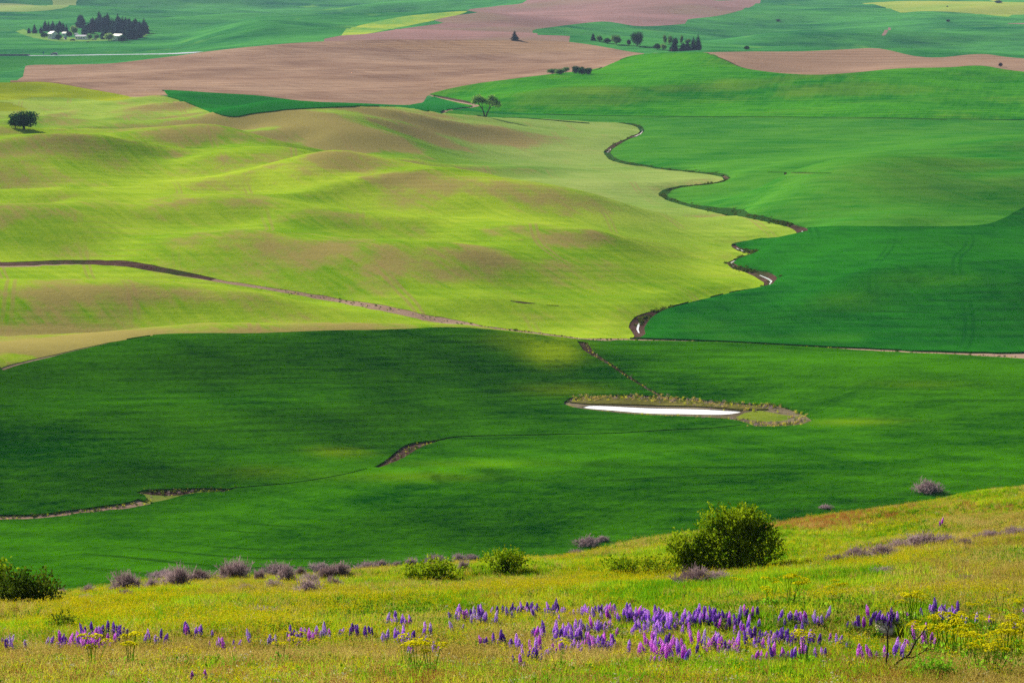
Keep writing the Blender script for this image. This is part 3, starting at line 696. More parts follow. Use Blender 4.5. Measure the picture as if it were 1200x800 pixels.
FM['highway'] = plain_mat("asphalt", C(150,156,172), 0.8, 0.2, 0.1, 0.2)
FM['pond'] = water_mat("pond_water", (0.84, 0.85, 0.84, 1))  # near-white base puts the bright sky's reflection into the water colour
FM['creek_water'] = water_mat("creek_water", (0.7, 0.71, 0.7, 1))  # pale base paints the white sky glints onto the creek
FM['butte_slope'] = field_mat("meadow_soil", C(112,108,28), C(150,140,50), C(128,96,56), soil=0.5, soil_noise=0.6, row=0, grain=1.2, big=0.08)
RAISE = {'near_wheat': 0.35, 'dark_crop': 0.5, 'east_crop': 0.5, 'wheat_hill': 0.5, 'young_crop': 0.12, 'green_strip': 0.6, 'ground': 0.0, 'green_bank': 0.5, 'pond_reeds': 0.3, 'embankment': 0.0}
NAME = {'ground': 'ground', 'near_wheat': 'wheat_field_ground', 'butte_slope': 'hillside_ground'}
STRUCT = {}
def build_field(ci, cls):
    sel = np.where(cid == ci)[0]
    if len(sel) == 0: return
    f = TF[sel]
    used, inv = np.unique(f.ravel(), return_inverse=True)
    f = inv.reshape(-1, 3)
    V = np.column_stack([TV[used], TZ[used]])
    N = NRM[used]
    rz = RAISE.get(cls, 0.02)
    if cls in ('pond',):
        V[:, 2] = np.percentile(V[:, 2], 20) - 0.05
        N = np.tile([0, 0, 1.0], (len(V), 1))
    elif cls == 'creek_water':
        V[:, 2] += 0.05; N = N * np.array([0.3, 0.3, 1.0]); N /= np.linalg.norm(N, axis=1)[:, None]
    else:
        V[:, 2] += rz
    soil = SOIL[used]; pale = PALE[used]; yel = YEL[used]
    flow = np.column_stack([TV[used][:, 0], TV[used][:, 1] * 0.55 + TZ[used] * 4.5, np.zeros(len(used))])
    if rz > 0.1:                                         # the crop stands above the soil: close its sides
        e = np.concatenate([f[:, [0, 1]], f[:, [1, 2]], f[:, [2, 0]]])
        key = np.minimum(e[:, 0], e[:, 1]) * len(V) + np.maximum(e[:, 0], e[:, 1])
        uq, idx, cnt = np.unique(key, return_index=True, return_counts=True)
        be = e[idx[cnt == 1]]
        n0 = len(V)
        top = V[be]; bot = top.copy(); bot[..., 2] -= rz + 0.12
        nv = np.concatenate([top[:, 0], top[:, 1], bot[:, 1], bot[:, 0]])
        m = len(be); ar_ = np.arange(m)
        q = np.stack([n0 + ar_ + 3 * m, n0 + ar_ + 2 * m, n0 + ar_ + m, n0 + ar_], 1)
        t2 = np.concatenate([q[:, [0, 1, 2]], q[:, [0, 2, 3]]])
        dirn = top[:, 1] - top[:, 0]
        sn = np.stack([dirn[:, 1], -dirn[:, 0], np.zeros(m)], 1); sn /= np.linalg.norm(sn, axis=1)[:, None] + 1e-9
        V = np.concatenate([V, nv]); N = np.concatenate([N, sn, sn, sn, sn])
        f = np.concatenate([f, t2])
        src = np.concatenate([be[:, 0], be[:, 1], be[:, 1], be[:, 0]])
        soil = np.concatenate([soil, soil[src] * 0]); pale = np.concatenate([pale, pale[src]]); yel = np.concatenate([yel, yel[src]]); flow = np.concatenate([flow, flow[src]])
    me = bpy.data.meshes.new(cls)
    me.vertices.add(len(V)); me.vertices.foreach_set("co", V.astype(np.float32).ravel())
    me.loops.add(f.size); me.loops.foreach_set("vertex_index", f.astype(np.int32).ravel())
    me.polygons.add(len(f)); me.polygons.foreach_set("loop_start", np.arange(0, f.size, 3, dtype=np.int32))
    me.update(calc_edges=True)
    me.polygons.foreach_set("use_smooth", np.ones(len(f), bool))
    me.materials.append(FM[cls])
    me.attributes.new("soil", 'FLOAT', 'POINT').data.foreach_set("value", soil.astype(np.float32))
    me.attributes.new("yel", 'FLOAT', 'POINT').data.foreach_set("value", yel.astype(np.float32))
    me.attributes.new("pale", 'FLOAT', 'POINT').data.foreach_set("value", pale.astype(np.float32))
    me.attributes.new("flow", 'FLOAT_VECTOR', 'POINT').data.foreach_set("vector", flow.astype(np.float32).ravel())
    me.normals_split_custom_set_from_vertices(N.tolist())
    o = put(NAME.get(cls, cls), me)
    tag(o, kind='structure')
    STRUCT[cls] = o
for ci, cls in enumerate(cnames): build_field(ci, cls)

# ------------------------------------------------------------------ vegetation pieces
def quads(P, D, W, L, up=None):
    """one quad per leaf: base P, direction D (unit), half width W, length L"""
    n = len(P)
    r = RNG.normal(size=(n, 3)) if up is None else up
    s = np.cross(D, r); s /= np.linalg.norm(s, axis=1)[:, None] + 1e-9
    W = np.broadcast_to(W, n)[:, None]; L = np.broadcast_to(L, n)[:, None]
    a = P + D * L * 0.45 - s * W; b = P + D * L * 0.45 + s * W; c = P + D * L
    V = np.stack([P, b, c, a], 1).reshape(-1, 3)
    return V, np.arange(4 * n).reshape(-1, 4)

def unit(v): return v / (np.linalg.norm(v, axis=-1, keepdims=True) + 1e-9)

def leaf_crown(lobes, size, sprig=6):
    """leaves on short sprigs spread through overlapping lobes (cx, cy, cz, rx, ry, rz, number of sprigs)"""
    Vs, Fs, b = [], [], 0
    for cx_, cy_, cz_, rx_, ry_, rz_, n in lobes:
        d = unit(RNG.normal(size=(n, 3)))
        rad = RNG.random(n) ** 0.45
        base = np.array([cx_, cy_, cz_]) + d * rad[:, None] * np.array([rx_, ry_, rz_])
        dirn = unit(d * 0.8 + np.array([0, 0, 0.75]) + RNG.normal(size=(n, 3)) * 0.45)
        for k in range(sprig):
            P = base + dirn * (k * size * 0.62)
            D = unit(dirn * 0.6 + RNG.normal(size=(n, 3)) * 0.75)
            V, Q = quads(P, D, size * (0.26 + 0.2 * RNG.random(n)), size * (0.75 + 0.7 * RNG.random(n)))
            Vs.append(V); Fs.append(Q + b); b += len(V)
    return np.concatenate(Vs), np.concatenate(Fs)

def join_vf(parts):
    Vs, Fs, b = [], [], 0
    for V, Q in parts:
        Vs.append(np.asarray(V)); Fs.append(np.asarray(Q) + b); b += len(V)
    return np.concatenate(Vs), np.concatenate(Fs)

M = {
    'bark': plain_mat("bark", C(86, 68, 54), 0.9, 0.1, 0.4, 3.0),
    'bark_grey': plain_mat("grey_bark", C(110, 98, 88), 0.9, 0.1, 0.4, 3.0),
    'charred': plain_mat("charred_wood", C(52, 38, 34), 0.9, 0.1, 0.4, 12.0),
    'twig': leaf_mat("dry_twig", C(150, 124, 124), C(204, 178, 180), 0.3, 1.5),
    'bush': leaf_mat("bush_leaf", C(82, 120, 12), C(158, 182, 28), 0.5, 1.6),
    'bush_dark': leaf_mat("dark_bush_leaf", C(60, 88, 20), C(120, 136, 36), 0.4, 1.6),
    'conifer': leaf_mat("conifer_needles", C(30, 56, 52), C(56, 88, 74), 0.1, 0.12),
    'conifer_b': leaf_mat("blue_conifer_needles", C(36, 62, 64), C(64, 94, 88), 0.1, 0.12),
    'broad': leaf_mat("broad_leaf", C(72, 124, 62), C(128, 170, 88), 0.4, 0.25),
    'broad_pale': leaf_mat("pale_broad_leaf", C(128, 168, 84), C(176, 206, 120), 0.4, 0.25),
    'broad_dark': leaf_mat("dark_broad_leaf", C(28, 74, 44), C(60, 112, 58), 0.3, 0.25),
    'purple_leaf': leaf_mat("purple_leaf", C(52, 34, 48), C(80, 52, 66), 0.2, 0.25),
    'cotton': leaf_mat("cottonwood_leaf", C(84, 140, 52), C(156, 200, 92), 0.5, 0.3),
    'grass': leaf_mat("grass_blade", C(142, 164, 14), C(208, 204, 44), 0.6, 0.35),
    'green': leaf_mat("lush_blade", C(92, 152, 14), C(158, 194, 28), 0.6, 0.35),
    'dry': leaf_mat("dry_grass_blade", C(180, 158, 66), C(220, 196, 110), 0.5, 0.4),
    'red': leaf_mat("russet_grass_blade", C(172, 112, 54), C(206, 154, 82), 0.5, 0.4),
    'yellow': leaf_mat("yellow_petal", C(222, 206, 10), C(244, 232, 36), 0.45, 2.0),
    'umbel': leaf_mat("yellow_umbel", C(206, 200, 8, .72), C(232, 224, 30, .72), 0.5, 3.0),
    'cream': leaf_mat("cream_petal", C(224, 218, 160), C(244, 238, 200), 0.4, 3.0),
    'forb': leaf_mat("forb_leaf", C(84, 146, 24), C(150, 190, 36), 0.5, 0.8),
    'feather': leaf_mat("feathery_leaf", C(104, 176, 24), C(156, 206, 46), 0.55, 2.0),
    'lupine_leaf': leaf_mat("lupine_leaf", C(104, 142, 54), C(150, 174, 90), 0.45, 2.0),
    'lup_a': leaf_mat("violet_petal", C(160, 88, 228, 1), C(206, 134, 246, 1), 0.6, 9.0, C(236, 200, 250, 1), (0.30, 0.50)),
    'lup_b': leaf_mat("magenta_petal", C(196, 70, 210, 1), C(228, 120, 238, 1), 0.6, 9.0, C(242, 186, 246, 1), (0.32, 0.52)),
    'lup_c': leaf_mat("dark_violet_petal", C(126, 66, 180, 1), C(170, 108, 214, 1), 0.6, 9.0, C(190, 144, 228, 1), (0.32, 0.54)),
    'lup_d': leaf_mat("pale_lilac_petal", C(184, 150, 226, 1), C(216, 190, 240, 1), 0.6, 9.0, C(232, 214, 244, 1), (0.30, 0.5)),
    'rock': plain_mat("pale_rock", C(244, 226, 194, .75), 0.9, 0.1, 0.3, 6.0),
    'rust_post': plain_mat("weathered_steel", C(92, 84, 64), 0.7, 0.3, 0.3, 5.0),
    'white_wall': plain_mat("white_siding", C(245, 246, 245, .8), 0.8, 0.2, 0.08, 0.4),
    'grey_wall': plain_mat("grey_siding", C(205, 208, 212, .8), 0.8, 0.2, 0.08, 0.4),
    'roof_pale': plain_mat("pale_roof", C(250, 244, 226, .8), 0.7, 0.2, 0.1, 0.6),
    'roof_grey': plain_mat("grey_roof", C(196, 194, 196), 0.8, 0.2, 0.15, 0.6),
    'glass': plain_mat("window_glass", C(44, 54, 66), 0.15, 0.5, 0.1, 1.0),
    'concrete': plain_mat("concrete", C(150, 152, 158), 0.9, 0.1, 0.15, 0.4),
    'steel_dark': plain_mat("dark_girder", C(56, 60, 70), 0.7, 0.2, 0.2, 0.4),
    'white_paint': plain_mat("white_paint", C(222, 222, 226), 0.4, 0.4, 0.05, 1.0),
    'silver': plain_mat("silver_paint", C(170, 168, 186), 0.35, 0.5, 0.05, 1.0),
    'rubber': plain_mat("rubber", C(28, 28, 30), 0.9, 0.1, 0.1, 3.0),
    'teal_sign': plain_mat("teal_sign", C(40, 150, 160), 0.6, 0.2, 0.05, 1.0),
    'red_paint': plain_mat("red_paint", C(190, 40, 40), 0.5, 0.3, 0.05, 1.0),
}

def conifer_meshes(h, r, mat, seed):
    rg = np.random.default_rng(seed)
    V, Fs = [], []
    nl = 13
    for i in range(nl):
        f = i / (nl - 1)
        z0 = h * (0.08 + 0.90 * f); rr = r * (1 - f ** 1.6) ** 0.75 * (0.85 + 0.3 * rg.random()) + 0.12
        nb = 9
        for k in range(nb):
            a = 2 * math.pi * (k + rg.random() * 0.8) / nb
            ln = rr * (0.65 + 0.55 * rg.random())
            w = 0.5 + ln * 0.36
            ca, sa = math.cos(a), math.sin(a)
            zt = z0 - ln * (0.10 + 0.25 * rg.random())
            b = len(V)
            V += [(0, 0, z0 + h * 0.05), (ca * ln * .6 - sa * w, sa * ln * .6 + ca * w, z0 - ln * .05), (ca * ln, sa * ln, zt), (ca * ln * .6 + sa * w, sa * ln * .6 - ca * w, z0 - ln * .05), (ca * ln * .5, sa * ln * .5, z0 - ln * .35)]
            Fs += [[b, b + 1, b + 2], [b, b + 2, b + 3], [b + 1, b + 4, b + 2], [b + 4, b + 3, b + 2]]
    cm = mesh_from("conifer_crown", V, Fs, mat)
    t = MB(); t.tube([(0, 0, -0.4), (0, 0, h * 0.4), (0, 0, h * 0.93)], [r * 0.09, r * 0.06, 0.05], 6)
    return cm, t.mesh("conifer_trunk", M['bark'])
CON = [conifer_meshes(h, r, m, i) for i, (h, r, m) in enumerate([(14, 3.4, M['conifer']), (16, 3.6, M['conifer']), (12, 3.2, M['conifer_b']), (15, 2.7, M['conifer']), (13, 4.0, M['conifer_b'])])]

def conifer(p, h, label, group=None, kind=0, slim=1.0, name="conifer_tree"):
    cm, tm = CON[kind % len(CON)]
    h0 = (14, 16, 12, 15, 13)[kind % 5]
    t = empty(name, p, random.random() * 6.28, label, "tree", group)
    s = h / h0
    put("crown", cm, t, scale=(s * slim, s * slim, s))
    put("trunk", tm, t, scale=(s * slim, s * slim, s))
    return t

def broad_meshes(mat, seed, lobes=7, n=34):
    """unit broadleaf tree: height 1, crown about 0.9 wide"""
    rg = np.random.default_rng(seed)
    L_ = [(0, 0, 0.52, 0.36, 0.36, 0.38, n * 3)]
    for k in range(lobes):
        a = 6.28 * k / lobes + rg.random()
        rr = 0.20 + 0.10 * rg.random()
        L_.append((math.cos(a) * rr, math.sin(a) * rr, 0.30 + 0.42 * rg.random(), 0.19 + 0.07 * rg.random(), 0.19 + 0.07 * rg.random(), 0.17 + 0.07 * rg.random(), n))
    V, Q = leaf_crown(L_, 0.075, 4)
    V[:, 2] = np.maximum(V[:, 2], 0.0)
    cm = mesh_from("broad_crown", V, Q, mat)
    t = MB()
    t.tube([(0, 0, -0.05), (0.01, 0, 0.25), (0.0, 0.01, 0.62)], [0.045, 0.035, 0.012], 6)
    for c in L_[1:5]: t.tube([(0, 0, 0.22), (c[0] * .6, c[1] * .6, c[2] * .85), (c[0], c[1], c[2])], [0.024, 0.014, 0.006], 5)
    return cm, t.mesh("broad_trunk", M['bark'])
BRO = {k: broad_meshes(M[k], 40 + i, n=90 if k == 'broad_dark' else 60) for i, k in enumerate(('broad', 'broad_pale', 'broad_dark', 'purple_leaf'))}
def broad(p, h, w, label, mat='broad', group=None, cat="tree", name="broadleaf_tree"):
    cm, tm = BRO[mat]
    t = empty(name, p, random.random() * 6.28, label, cat, group)
    put("crown", cm, t, scale=(w / 0.95, w / 0.95, h / 0.95)); put("trunk", tm, t, scale=(w / 0.95, w / 0.95, h / 0.95))
    return t

def mpp(p): return p.y / F * 1.0                        # metres per photo pixel at that distance

# ------------------------------------------------------------------ the far farmstead
FARM = 3000
gl = "dark conifer in the dense grove behind the far farmhouses"
gr_ = "conifers of the farm windbreak"
spots = []
for (u0, u1, v0, v1, n) in ((92, 116, 26, 37, 11), (116, 140, 24, 42, 17), (138, 160, 27, 44, 16), (150, 172, 31, 42, 10)):
    for k in range(n):
        spots.append((u0 + (u1 - u0) * ((k * 0.618) % 1), v0 + (v1 - v0) * ((k * 0.414 + 0.1) % 1)))
spots.sort(key=lambda q: q[1])
for k, (u, v) in enumerate(spots):
    p = G(u, v + 4.5, FARM)
    conifer(p, mpp(p) * (12 + 5 * random.random()), gl, gr_, k, 1.5)
for k, (u, v) in enumerate([(53, 34), (57, 33), (62, 34), (66, 35), (70, 34), (74, 35), (78, 36), (60, 37), (68, 38)]):
    p = G(u, v + 3, FARM); conifer(p, mpp(p) * (10 + 3 * random.random()), "dark conifer in the small clump behind the white gabled farmhouse", "conifers behind the gabled farmhouse", k, 1.3)
for k, (u, v, lb) in enumerate([(34, 39.5, "small dark conifer at the far left end of the farm trees"), (40.5, 39.5, "broad dark conifer between two smaller ones left of the farmhouse"), (48, 39.5, "narrow dark conifer closest to the farmhouse on its open side"), (167, 38, "tall conifer at the tip of the farm grove by the open field"), (171.5, 36, "last small conifer of the farm grove out in the open field")]):
    p = G(u, v, FARM); conifer(p, mpp(p) * (7, 11, 8, 11, 8)[k], lb, None, k, 1.5)
for u, v, h, w, m_, lb in [(52, 44.5, 6, 8, 'broad_dark', "dark round tree hugging the side of the gabled farmhouse"), (68.5, 47, 6, 8, 'broad_dark', "dark round tree in front of the gabled farmhouse"), (81.5, 44, 7, 7, 'purple_leaf', "purple leaved tree between the two farmhouses"), (87, 42, 11, 9, 'broad_pale', "pale tree rising behind the low shed at the farm"), (105, 47, 7, 6.5, 'broad', "small bright green tree before the long white farmhouse"), (109, 41, 13, 7, 'purple_leaf', "tall purple leaved tree beside the long white farmhouse"), (113, 46, 5.5, 7, 'broad', "low green tree by the dark cars at the farm"), (127.5, 48, 8.5, 12, 'broad_pale', "wide pale round tree left of the white barn"), (143, 50, 8, 9, 'broad_dark', "dark round tree standing before the white barn"), (150, 45, 9, 8, 'broad_dark', "dark tree right of the white barn under the conifers"), (100, 45, 5, 5, 'purple_leaf', "small purple bush at the long farmhouse corner")]:
    p = G(u, v, FARM); s = mpp(p); broad(p, h * s, w * s, lb, m_)

def house(p, w, d, h, rise, label, roof='roof_pale', wall='white_wall', rz=0.0, chim=False, cat="house", name="farmhouse", wins=3):
    t = empty(name, p, rz, label, cat)
    b = MB(); b.box((0, 0, h / 2 - 0.3), (w, d, h + 0.6))
    b.add([(-w / 2, -d / 2, h), (-w / 2, d / 2, h), (-w / 2, 0, h + rise), (w / 2, -d / 2, h), (w / 2, d / 2, h), (w / 2, 0, h + rise)], [(0, 1, 2), (3, 5, 4)])
    b.build("wall", M[wall], t)
    r = MB(); e = 0.5; th_ = 0.25
    for s in (-1, 1):
        y0, z0 = s * (d / 2 + e), h - rise * e / (d / 2)
        P = [(-w / 2 - e, y0, z0), (w / 2 + e, y0, z0), (w / 2 + e, 0, h + rise), (-w / 2 - e, 0, h + rise)]
        r.add(P + [(x, y, z + th_) for x, y, z in P], [(0, 1, 2, 3), (4, 7, 6, 5), (0, 4, 5, 1), (1, 5, 6, 2), (2, 6, 7, 3), (3, 7, 4, 0)])
    ro = r.build("roof", M[roof], t)
    if chim:
        c = MB(); c.box((w * 0.2, 0.6, h + rise + 0.4), (0.9, 0.9, 2.0)); c.build("chimney", M['grey_wall'], ro)
    for k in range(wins):
        x = -w / 2 + w * (k + 0.5) / wins
        fr = MB(); fr.box((x, -d / 2 - 0.03, h * 0.55), (1.9, 0.10, 1.7)); f_ = fr.build("window", M['white_paint'], t)
        pn = MB(); pn.box((x, -d / 2 - 0.09, h * 0.55), (1.6, 0.06, 1.4)); pn.build("pane", M['glass'], f_)
    dr = MB(); dr.box((w * 0.32 if wins % 2 else 0.0, -d / 2 - 0.06, 1.05), (1.1, 0.12, 2.1)); dr.build("door", M['roof_grey'], t)
    return t
p = G(62, 46, FARM); house(p, 9.5, 9, 7.0, 2.6, "white two storey farmhouse with bright roof among dark trees", 'roof_pale', 'grey_wall', math.radians(-52), True, wins=2)
p = G(76, 42, FARM); house(p, 6.5, 5, 3.0, 1.8, "small white shed between the two far farmhouses", 'roof_pale', 'white_wall', -0.6, cat="shed", name="farm_shed", wins=1)
p = G(96, 46.5, FARM); house(p, 15, 8, 4.0, 1.7, "long low white farmhouse with grey roof beside the dark grove", 'roof_grey', 'white_wall', -0.45, False, wins=4)
p = G(89.5, 44, FARM); house(p, 4.0, 5, 4.0, 1.4, "narrow white outbuilding at the end of the long farmhouse", 'roof_pale', 'white_wall', 0.1, cat="outbuilding", name="outbuilding", wins=1)
p = G(139, 47.5, FARM); house(p, 15, 9, 5.5, 2.4, "white barn with bright roof half hidden by the grove", 'roof_pale', 'white_wall', -0.7, cat="barn", name="barn", wins=2)
p = G(76.5, 46.5, FARM); house(p, 3.0, 3.0, 2.6, 1.2, "tiny grey garden hut on the farm lawn", 'roof_grey', 'grey_wall', 0.4, cat="hut", name="garden_hut", wins=1)

def car(p, label, paint='silver', rz=0.0, s=1.0, cat="car", name="parked_car"):
    t = empty(name, p, rz, label, cat)
    b = MB()
    prof = [(-2.2, .35), (-2.25, .85), (-1.9, .98), (-1.2, 1.02), (-0.6, 1.52), (1.3, 1.55), (2.0, 1.0), (2.2, .9), (2.2, .35)]
    n = len(prof); hw = .88
    V = [(x * s, -hw * s, z * s) for x, z in prof] + [(x * s, hw * s, z * s) for x, z in prof]
    b.add(V, [tuple(range(n))[::-1], tuple(range(n, 2 * n))] + [(i, (i + 1) % n, n + (i + 1) % n, n + i) for i in range(n)])
    bo = b.build("body", M[paint], t)
    w = MB()
    for sy in (-1, 1): w.add([(x * s, sy * (hw + .012) * s, z * s) for x, z in [(-1.0, 1.05), (-.55, 1.44), (1.2, 1.46), (1.7, 1.05)]], [(0, 1, 2, 3)])
    w.add([((-1.2 - .02) * s, y * s, 1.05 * s) for y in (-.75, .75)] + [((-.64 - .02) * s, y * s, 1.48 * s) for y in (.7, -.7)], [(0, 1, 2, 3)])
    w.build("window", M['glass'], t)
    for x in (-1.4, 1.4):
        for y in (-.8, .8):
            q = MB(); q.tube([(x * s, (y - .1) * s, .34 * s), (x * s, (y + .1) * s, .34 * s)], .34 * s, 10); q.build("wheel", M['rubber'], t)
    return t
p = G(63.5, 64.8, 2000); p.z += 0.1; car(p, "pale silver van driving on the highway by the overpass", 'silver', 0.0, 1.75, "van", "highway_van")
p = G(110.5, 47.2, FARM); car(p, "silver car parked on the farm lawn by the purple tree", 'silver', 0.2, 1.3)
p = G(85, 48, FARM); car(p, "dark vehicle parked at the edge of the farm lawn", 'steel_dark', 0.1, 1.5)
p = G(103, 50, FARM); car(p, "small dark car out on the grass below the farmhouses", 'steel_dark', 0.0, 0.9)

# overpass at the left edge of the frame
pa = G(-40, 65.6, 2000); pb = G(33, 65.3, 2000)
deckz = max(pa.z, pb.z) + 0.4
t = empty("road_overpass", (pb.x, pb.y, 0), 0, "grey concrete highway overpass on thin piers at the left edge", "bridge")
b = MB(); b.box((-36, 0, deckz - 0.45), (74, 13, 0.9)); b.build("deck", M['concrete'], t)
for y in (-6.4, 6.4):
    b = MB(); b.box((-36, y, deckz + 0.45), (74, 0.3, 0.9)); b.build("railing", M['concrete'], t)
b = MB(); b.box((-36, -5.6, deckz - 1.35), (72, 0.5, 0.9)); b.build("girder", M['steel_dark'], t)
for x in (-14, -27.5, -50):
    zf = float(height(pb.x + x, pb.y - 5)[0])
    for y in (-5, 5):
        b = MB(); b.box((x, y, (deckz - 1.8 + zf - 1) / 2), (1.3, 1.2, deckz - 1.8 - zf + 1)); b.build("pier", M['concrete'], t)
b = MB(); zf = float(height(pb.x - 8, pb.y - 6)[0])
b.add([(-12, -6.2, zf - 1), (0, -6.2, deckz - .95), (0, -6.2, zf - 1), (-12, 6.2, zf - 1), (0, 6.2, deckz - .95), (0, 6.2, zf - 1)], [(0, 1, 2), (3, 5, 4), (0, 3, 4, 1)]); b.build("abutment", M['steel_dark'], t)
p = G(27, 65.3, 2000); t = empty("light_pole", p, 0, "thin pale pole beside the highway above the overpass", "pole")
b = MB(); b.tube([(0, 0, -0.5), (0, 0, 6.0)], [0.16, 0.10], 8); b.build("post", M['concrete'], t)
b = MB(); b.box((0.5, 0, 6.0), (1.2, 0.3, 0.2)); b.build("lamp_head", M['concrete'], t)
p = G(51, 65.2, 2000); t = empty("road_sign", p, 0, "small teal sign on a post beside the highway", "sign")
b = MB(); b.tube([(0, 0, -0.5), (0, 0, 2.2)], 0.1, 6); b.build("post", M['concrete'], t)
b = MB(); b.box((0, -0.12, 2.9), (1.5, 0.08, 2.1)); b.build("sign_panel", M['teal_sign'], t)

# trees beyond the brown fields
def upto(u, v, skip): return G(u, v, skip)
T2 = 2500
p = G(603, 47.5, T2); conifer(p, 11 * mpp(p), "lone dark conifer standing on the crest of the brown field", None, 1, 2.2)
for u, v, hp, wp, kd, lb in [
    (695, 47.5, 8.5, 6, 'c', "dark pointed conifer at the near end of the shelterbelt by the brown hill"),
    (702.5, 49, 7, 8, 'broad', "grey green round tree second along the shelterbelt"),
    (711.5, 51, 6, 8, 'broad_dark', "low dark tree in the middle of the shelterbelt"),
    (722, 52.5, 11, 12, 'broad', "wide grey green tree in the shelterbelt beside the low dark tree"),
    (737, 53.5, 7, 5, 'purple_leaf', "small purplish tree next to the tall oval tree"),
    (746.5, 54.5, 16, 14, 'broad_dark', "tall dark oval tree at the end of the shelterbelt"),
    (770, 58.5, 7, 8, 'broad_dark', "low dark green tree at the field corner by the track"),
    (777.5, 59, 7, 7, 'broad_pale', "pale green bush tree at the field corner by the track"),
    (779, 52, 11, 5, 'broad', "thin green tree at the back of the farmyard clump"),
    (785, 53, 11, 6, 'broad', "second thin green tree at the back of the farmyard clump"),
    (791, 54, 9, 7, 'broad_dark', "dark tree in the middle of the farmyard clump"),
    (798.5, 52, 10, 4.5, 'broad', "narrow green tree behind the dark spruces"),
    (806, 52, 6, 7, 'broad', "rounded green tree peeping over the dark spruces")]:
    p = G(u, v, T2); s = mpp(p)
    if kd == 'c': conifer(p, hp * s, lb, None, 0, 1.6)
    else: broad(p, hp * s, wp * s, lb, kd)
for k, (u, hp, w, lb) in enumerate([(790, 14, 2.0, "wide dark spruce standing apart beside the red marker"), (800.5, 10, 2.2, "low dark spruce at the start of the spruce row"), (805.5, 12, 2.2, "dark spruce in the middle of the spruce row"), (812.5, 16, 1.9, "tall dark spruce beside the tallest of the row"), (818, 19, 1.6, "tallest dark spruce at the end of the spruce row")]):
    p = G(u, 60.0, T2); conifer(p, hp * mpp(p), lb, None, (1, 0, 1, 3, 3)[k], w)
p = G(787, 61.0, 2150); t = empty("red_marker", p, 0, "small red marker post at the foot of the wide spruce", "marker")
b = MB(); b.tube([(0, 0, -0.3), (0, 0, 1.0)], 0.12, 6); b.build("post", M['white_paint'], t)
b = MB(); b.box((0, 0, 1.5), (1.0, 0.12, 1.1)); b.build("marker_plate", M['red_paint'], t)
for u, v, sk, h, w, m_, lb in [(875, 58.6, 2500, 4.5, 6, 'broad_dark', "small dark bush on the crest of the brown rise"), (912, 25.7, 3000, 3.0, 5, 'broad_dark', "tiny dark bush far out in the green hills"), (1111, 26.2, 3000, 3, 5, 'broad_dark', "tiny dark bush below the yellow meadow"), (1170, 4.2, 3300, 3.5, 8, 'broad_dark', "low dark thicket at the top of the far yellow meadow"), (1110, 8.5, 3000, 1.6, 2, 'broad_dark', "speck of a bush in the yellow meadow"), (1172.5, 78.6, 2000, 5, 4.5, 'purple_leaf', "small bare purple bush on the edge of the brown rise"), (28, 153, 1300, 20, 31, 'broad_dark', "big dark round tree alone in the light green bowl"), (18, 152, 1300, 13, 14, 'broad_dark', "lower dark tree leaning out of the big round tree")]:
    p = G(u, v, sk); s = mpp(p); broad(p, h * s, w * s, lb, m_)
for u, v, h, w, m_, lb in [(648, 87, 6, 14, 'broad', "low green thicket at the corner of the brown hill"), (656, 88, 7, 12, 'broad', "rounded green thicket next to the sunken track"), (663, 85, 6, 9, 'broad', "small green thicket below the purple field edge"), (675, 87, 9, 9, 'broad_dark', "dark round bush in the hollow by the sunken track"), (682, 88, 9, 9, 'broad_dark', "second dark round bush in the hollow by the sunken track"), (689, 88, 8, 9, 'broad_dark', "dark bush at the end of the hollow next to the wheat hill")]:
    p = G(u, v, 1700); s = mpp(p); broad(p, h * s, w * s, lb, m_, None, "bush", "field_bush")

# cottonwood by the creek
p = G(568, 136.5, 1500); s = mpp(p)
t = empty("cottonwood_tree", p, 0, "spreading twin trunked cottonwood alone beside the creek", "tree")
def px(dx, dz, dy=0.0): return (dx * s, dy * s, dz * s)
b = MB()
b.tube([px(0, -1), px(-.8, 4), px(-2.5, 9), px(-6, 14), px(-10, 17)], [1.0 * s, .8 * s, .6 * s, .4 * s, .15 * s], 7)
b.tube([px(-2.5, 9), px(-3, 14), px(-4, 19, 1)], [.5 * s, .3 * s, .1 * s], 6)
b.tube([px(-6, 13.5), px(-8, 18, -1), px(-9, 21)], [.35 * s, .2 * s, .08 * s], 5)
b.build("trunk", M['bark'], t)
b = MB()
b.tube([px(1, -1), px(3, 5), px(5.5, 10), px(8, 13), px(13, 15)], [.9 * s, .75 * s, .55 * s, .4 * s, .15 * s], 7)
b.tube([px(5.5, 10), px(6, 15, 1), px(8, 20)], [.5 * s, .3 * s, .1 * s], 6)
b.tube([px(8, 13), px(11, 17, -2), px(13, 19)], [.35 * s, .2 * s, .08 * s], 5)
b.build("trunk", M['bark'], t)
lob = []
for dx, dz, r_, n in [(-11, 20, 3.0, 60), (-7.5, 22, 3.4, 70), (-4, 20, 2.8, 50), (-8, 17.5, 3.0, 46), (-1.5, 18, 2.2, 34), (-13, 17, 1.8, 24), (4.5, 18.5, 2.6, 46), (8, 22, 2.8, 60), (11.5, 18.5, 3.2, 66), (15, 16, 2.6, 46), (9, 15, 2.4, 36), (17.5, 13, 1.3, 14), (13.5, 12.5, 1.8, 20), (2, 15.5, 1.4, 14)]:
    lob.append((dx * s, random.uniform(-4, 4) * s, dz * s, r_ * 1.15 * s, r_ * 1.3 * s, r_ * .85 * s, int(n * 1.5)))
V, Q = leaf_crown(lob, 1.25 * s, 4)
put("crown", mesh_from("cottonwood_crown", V, Q, M['cotton']), t)

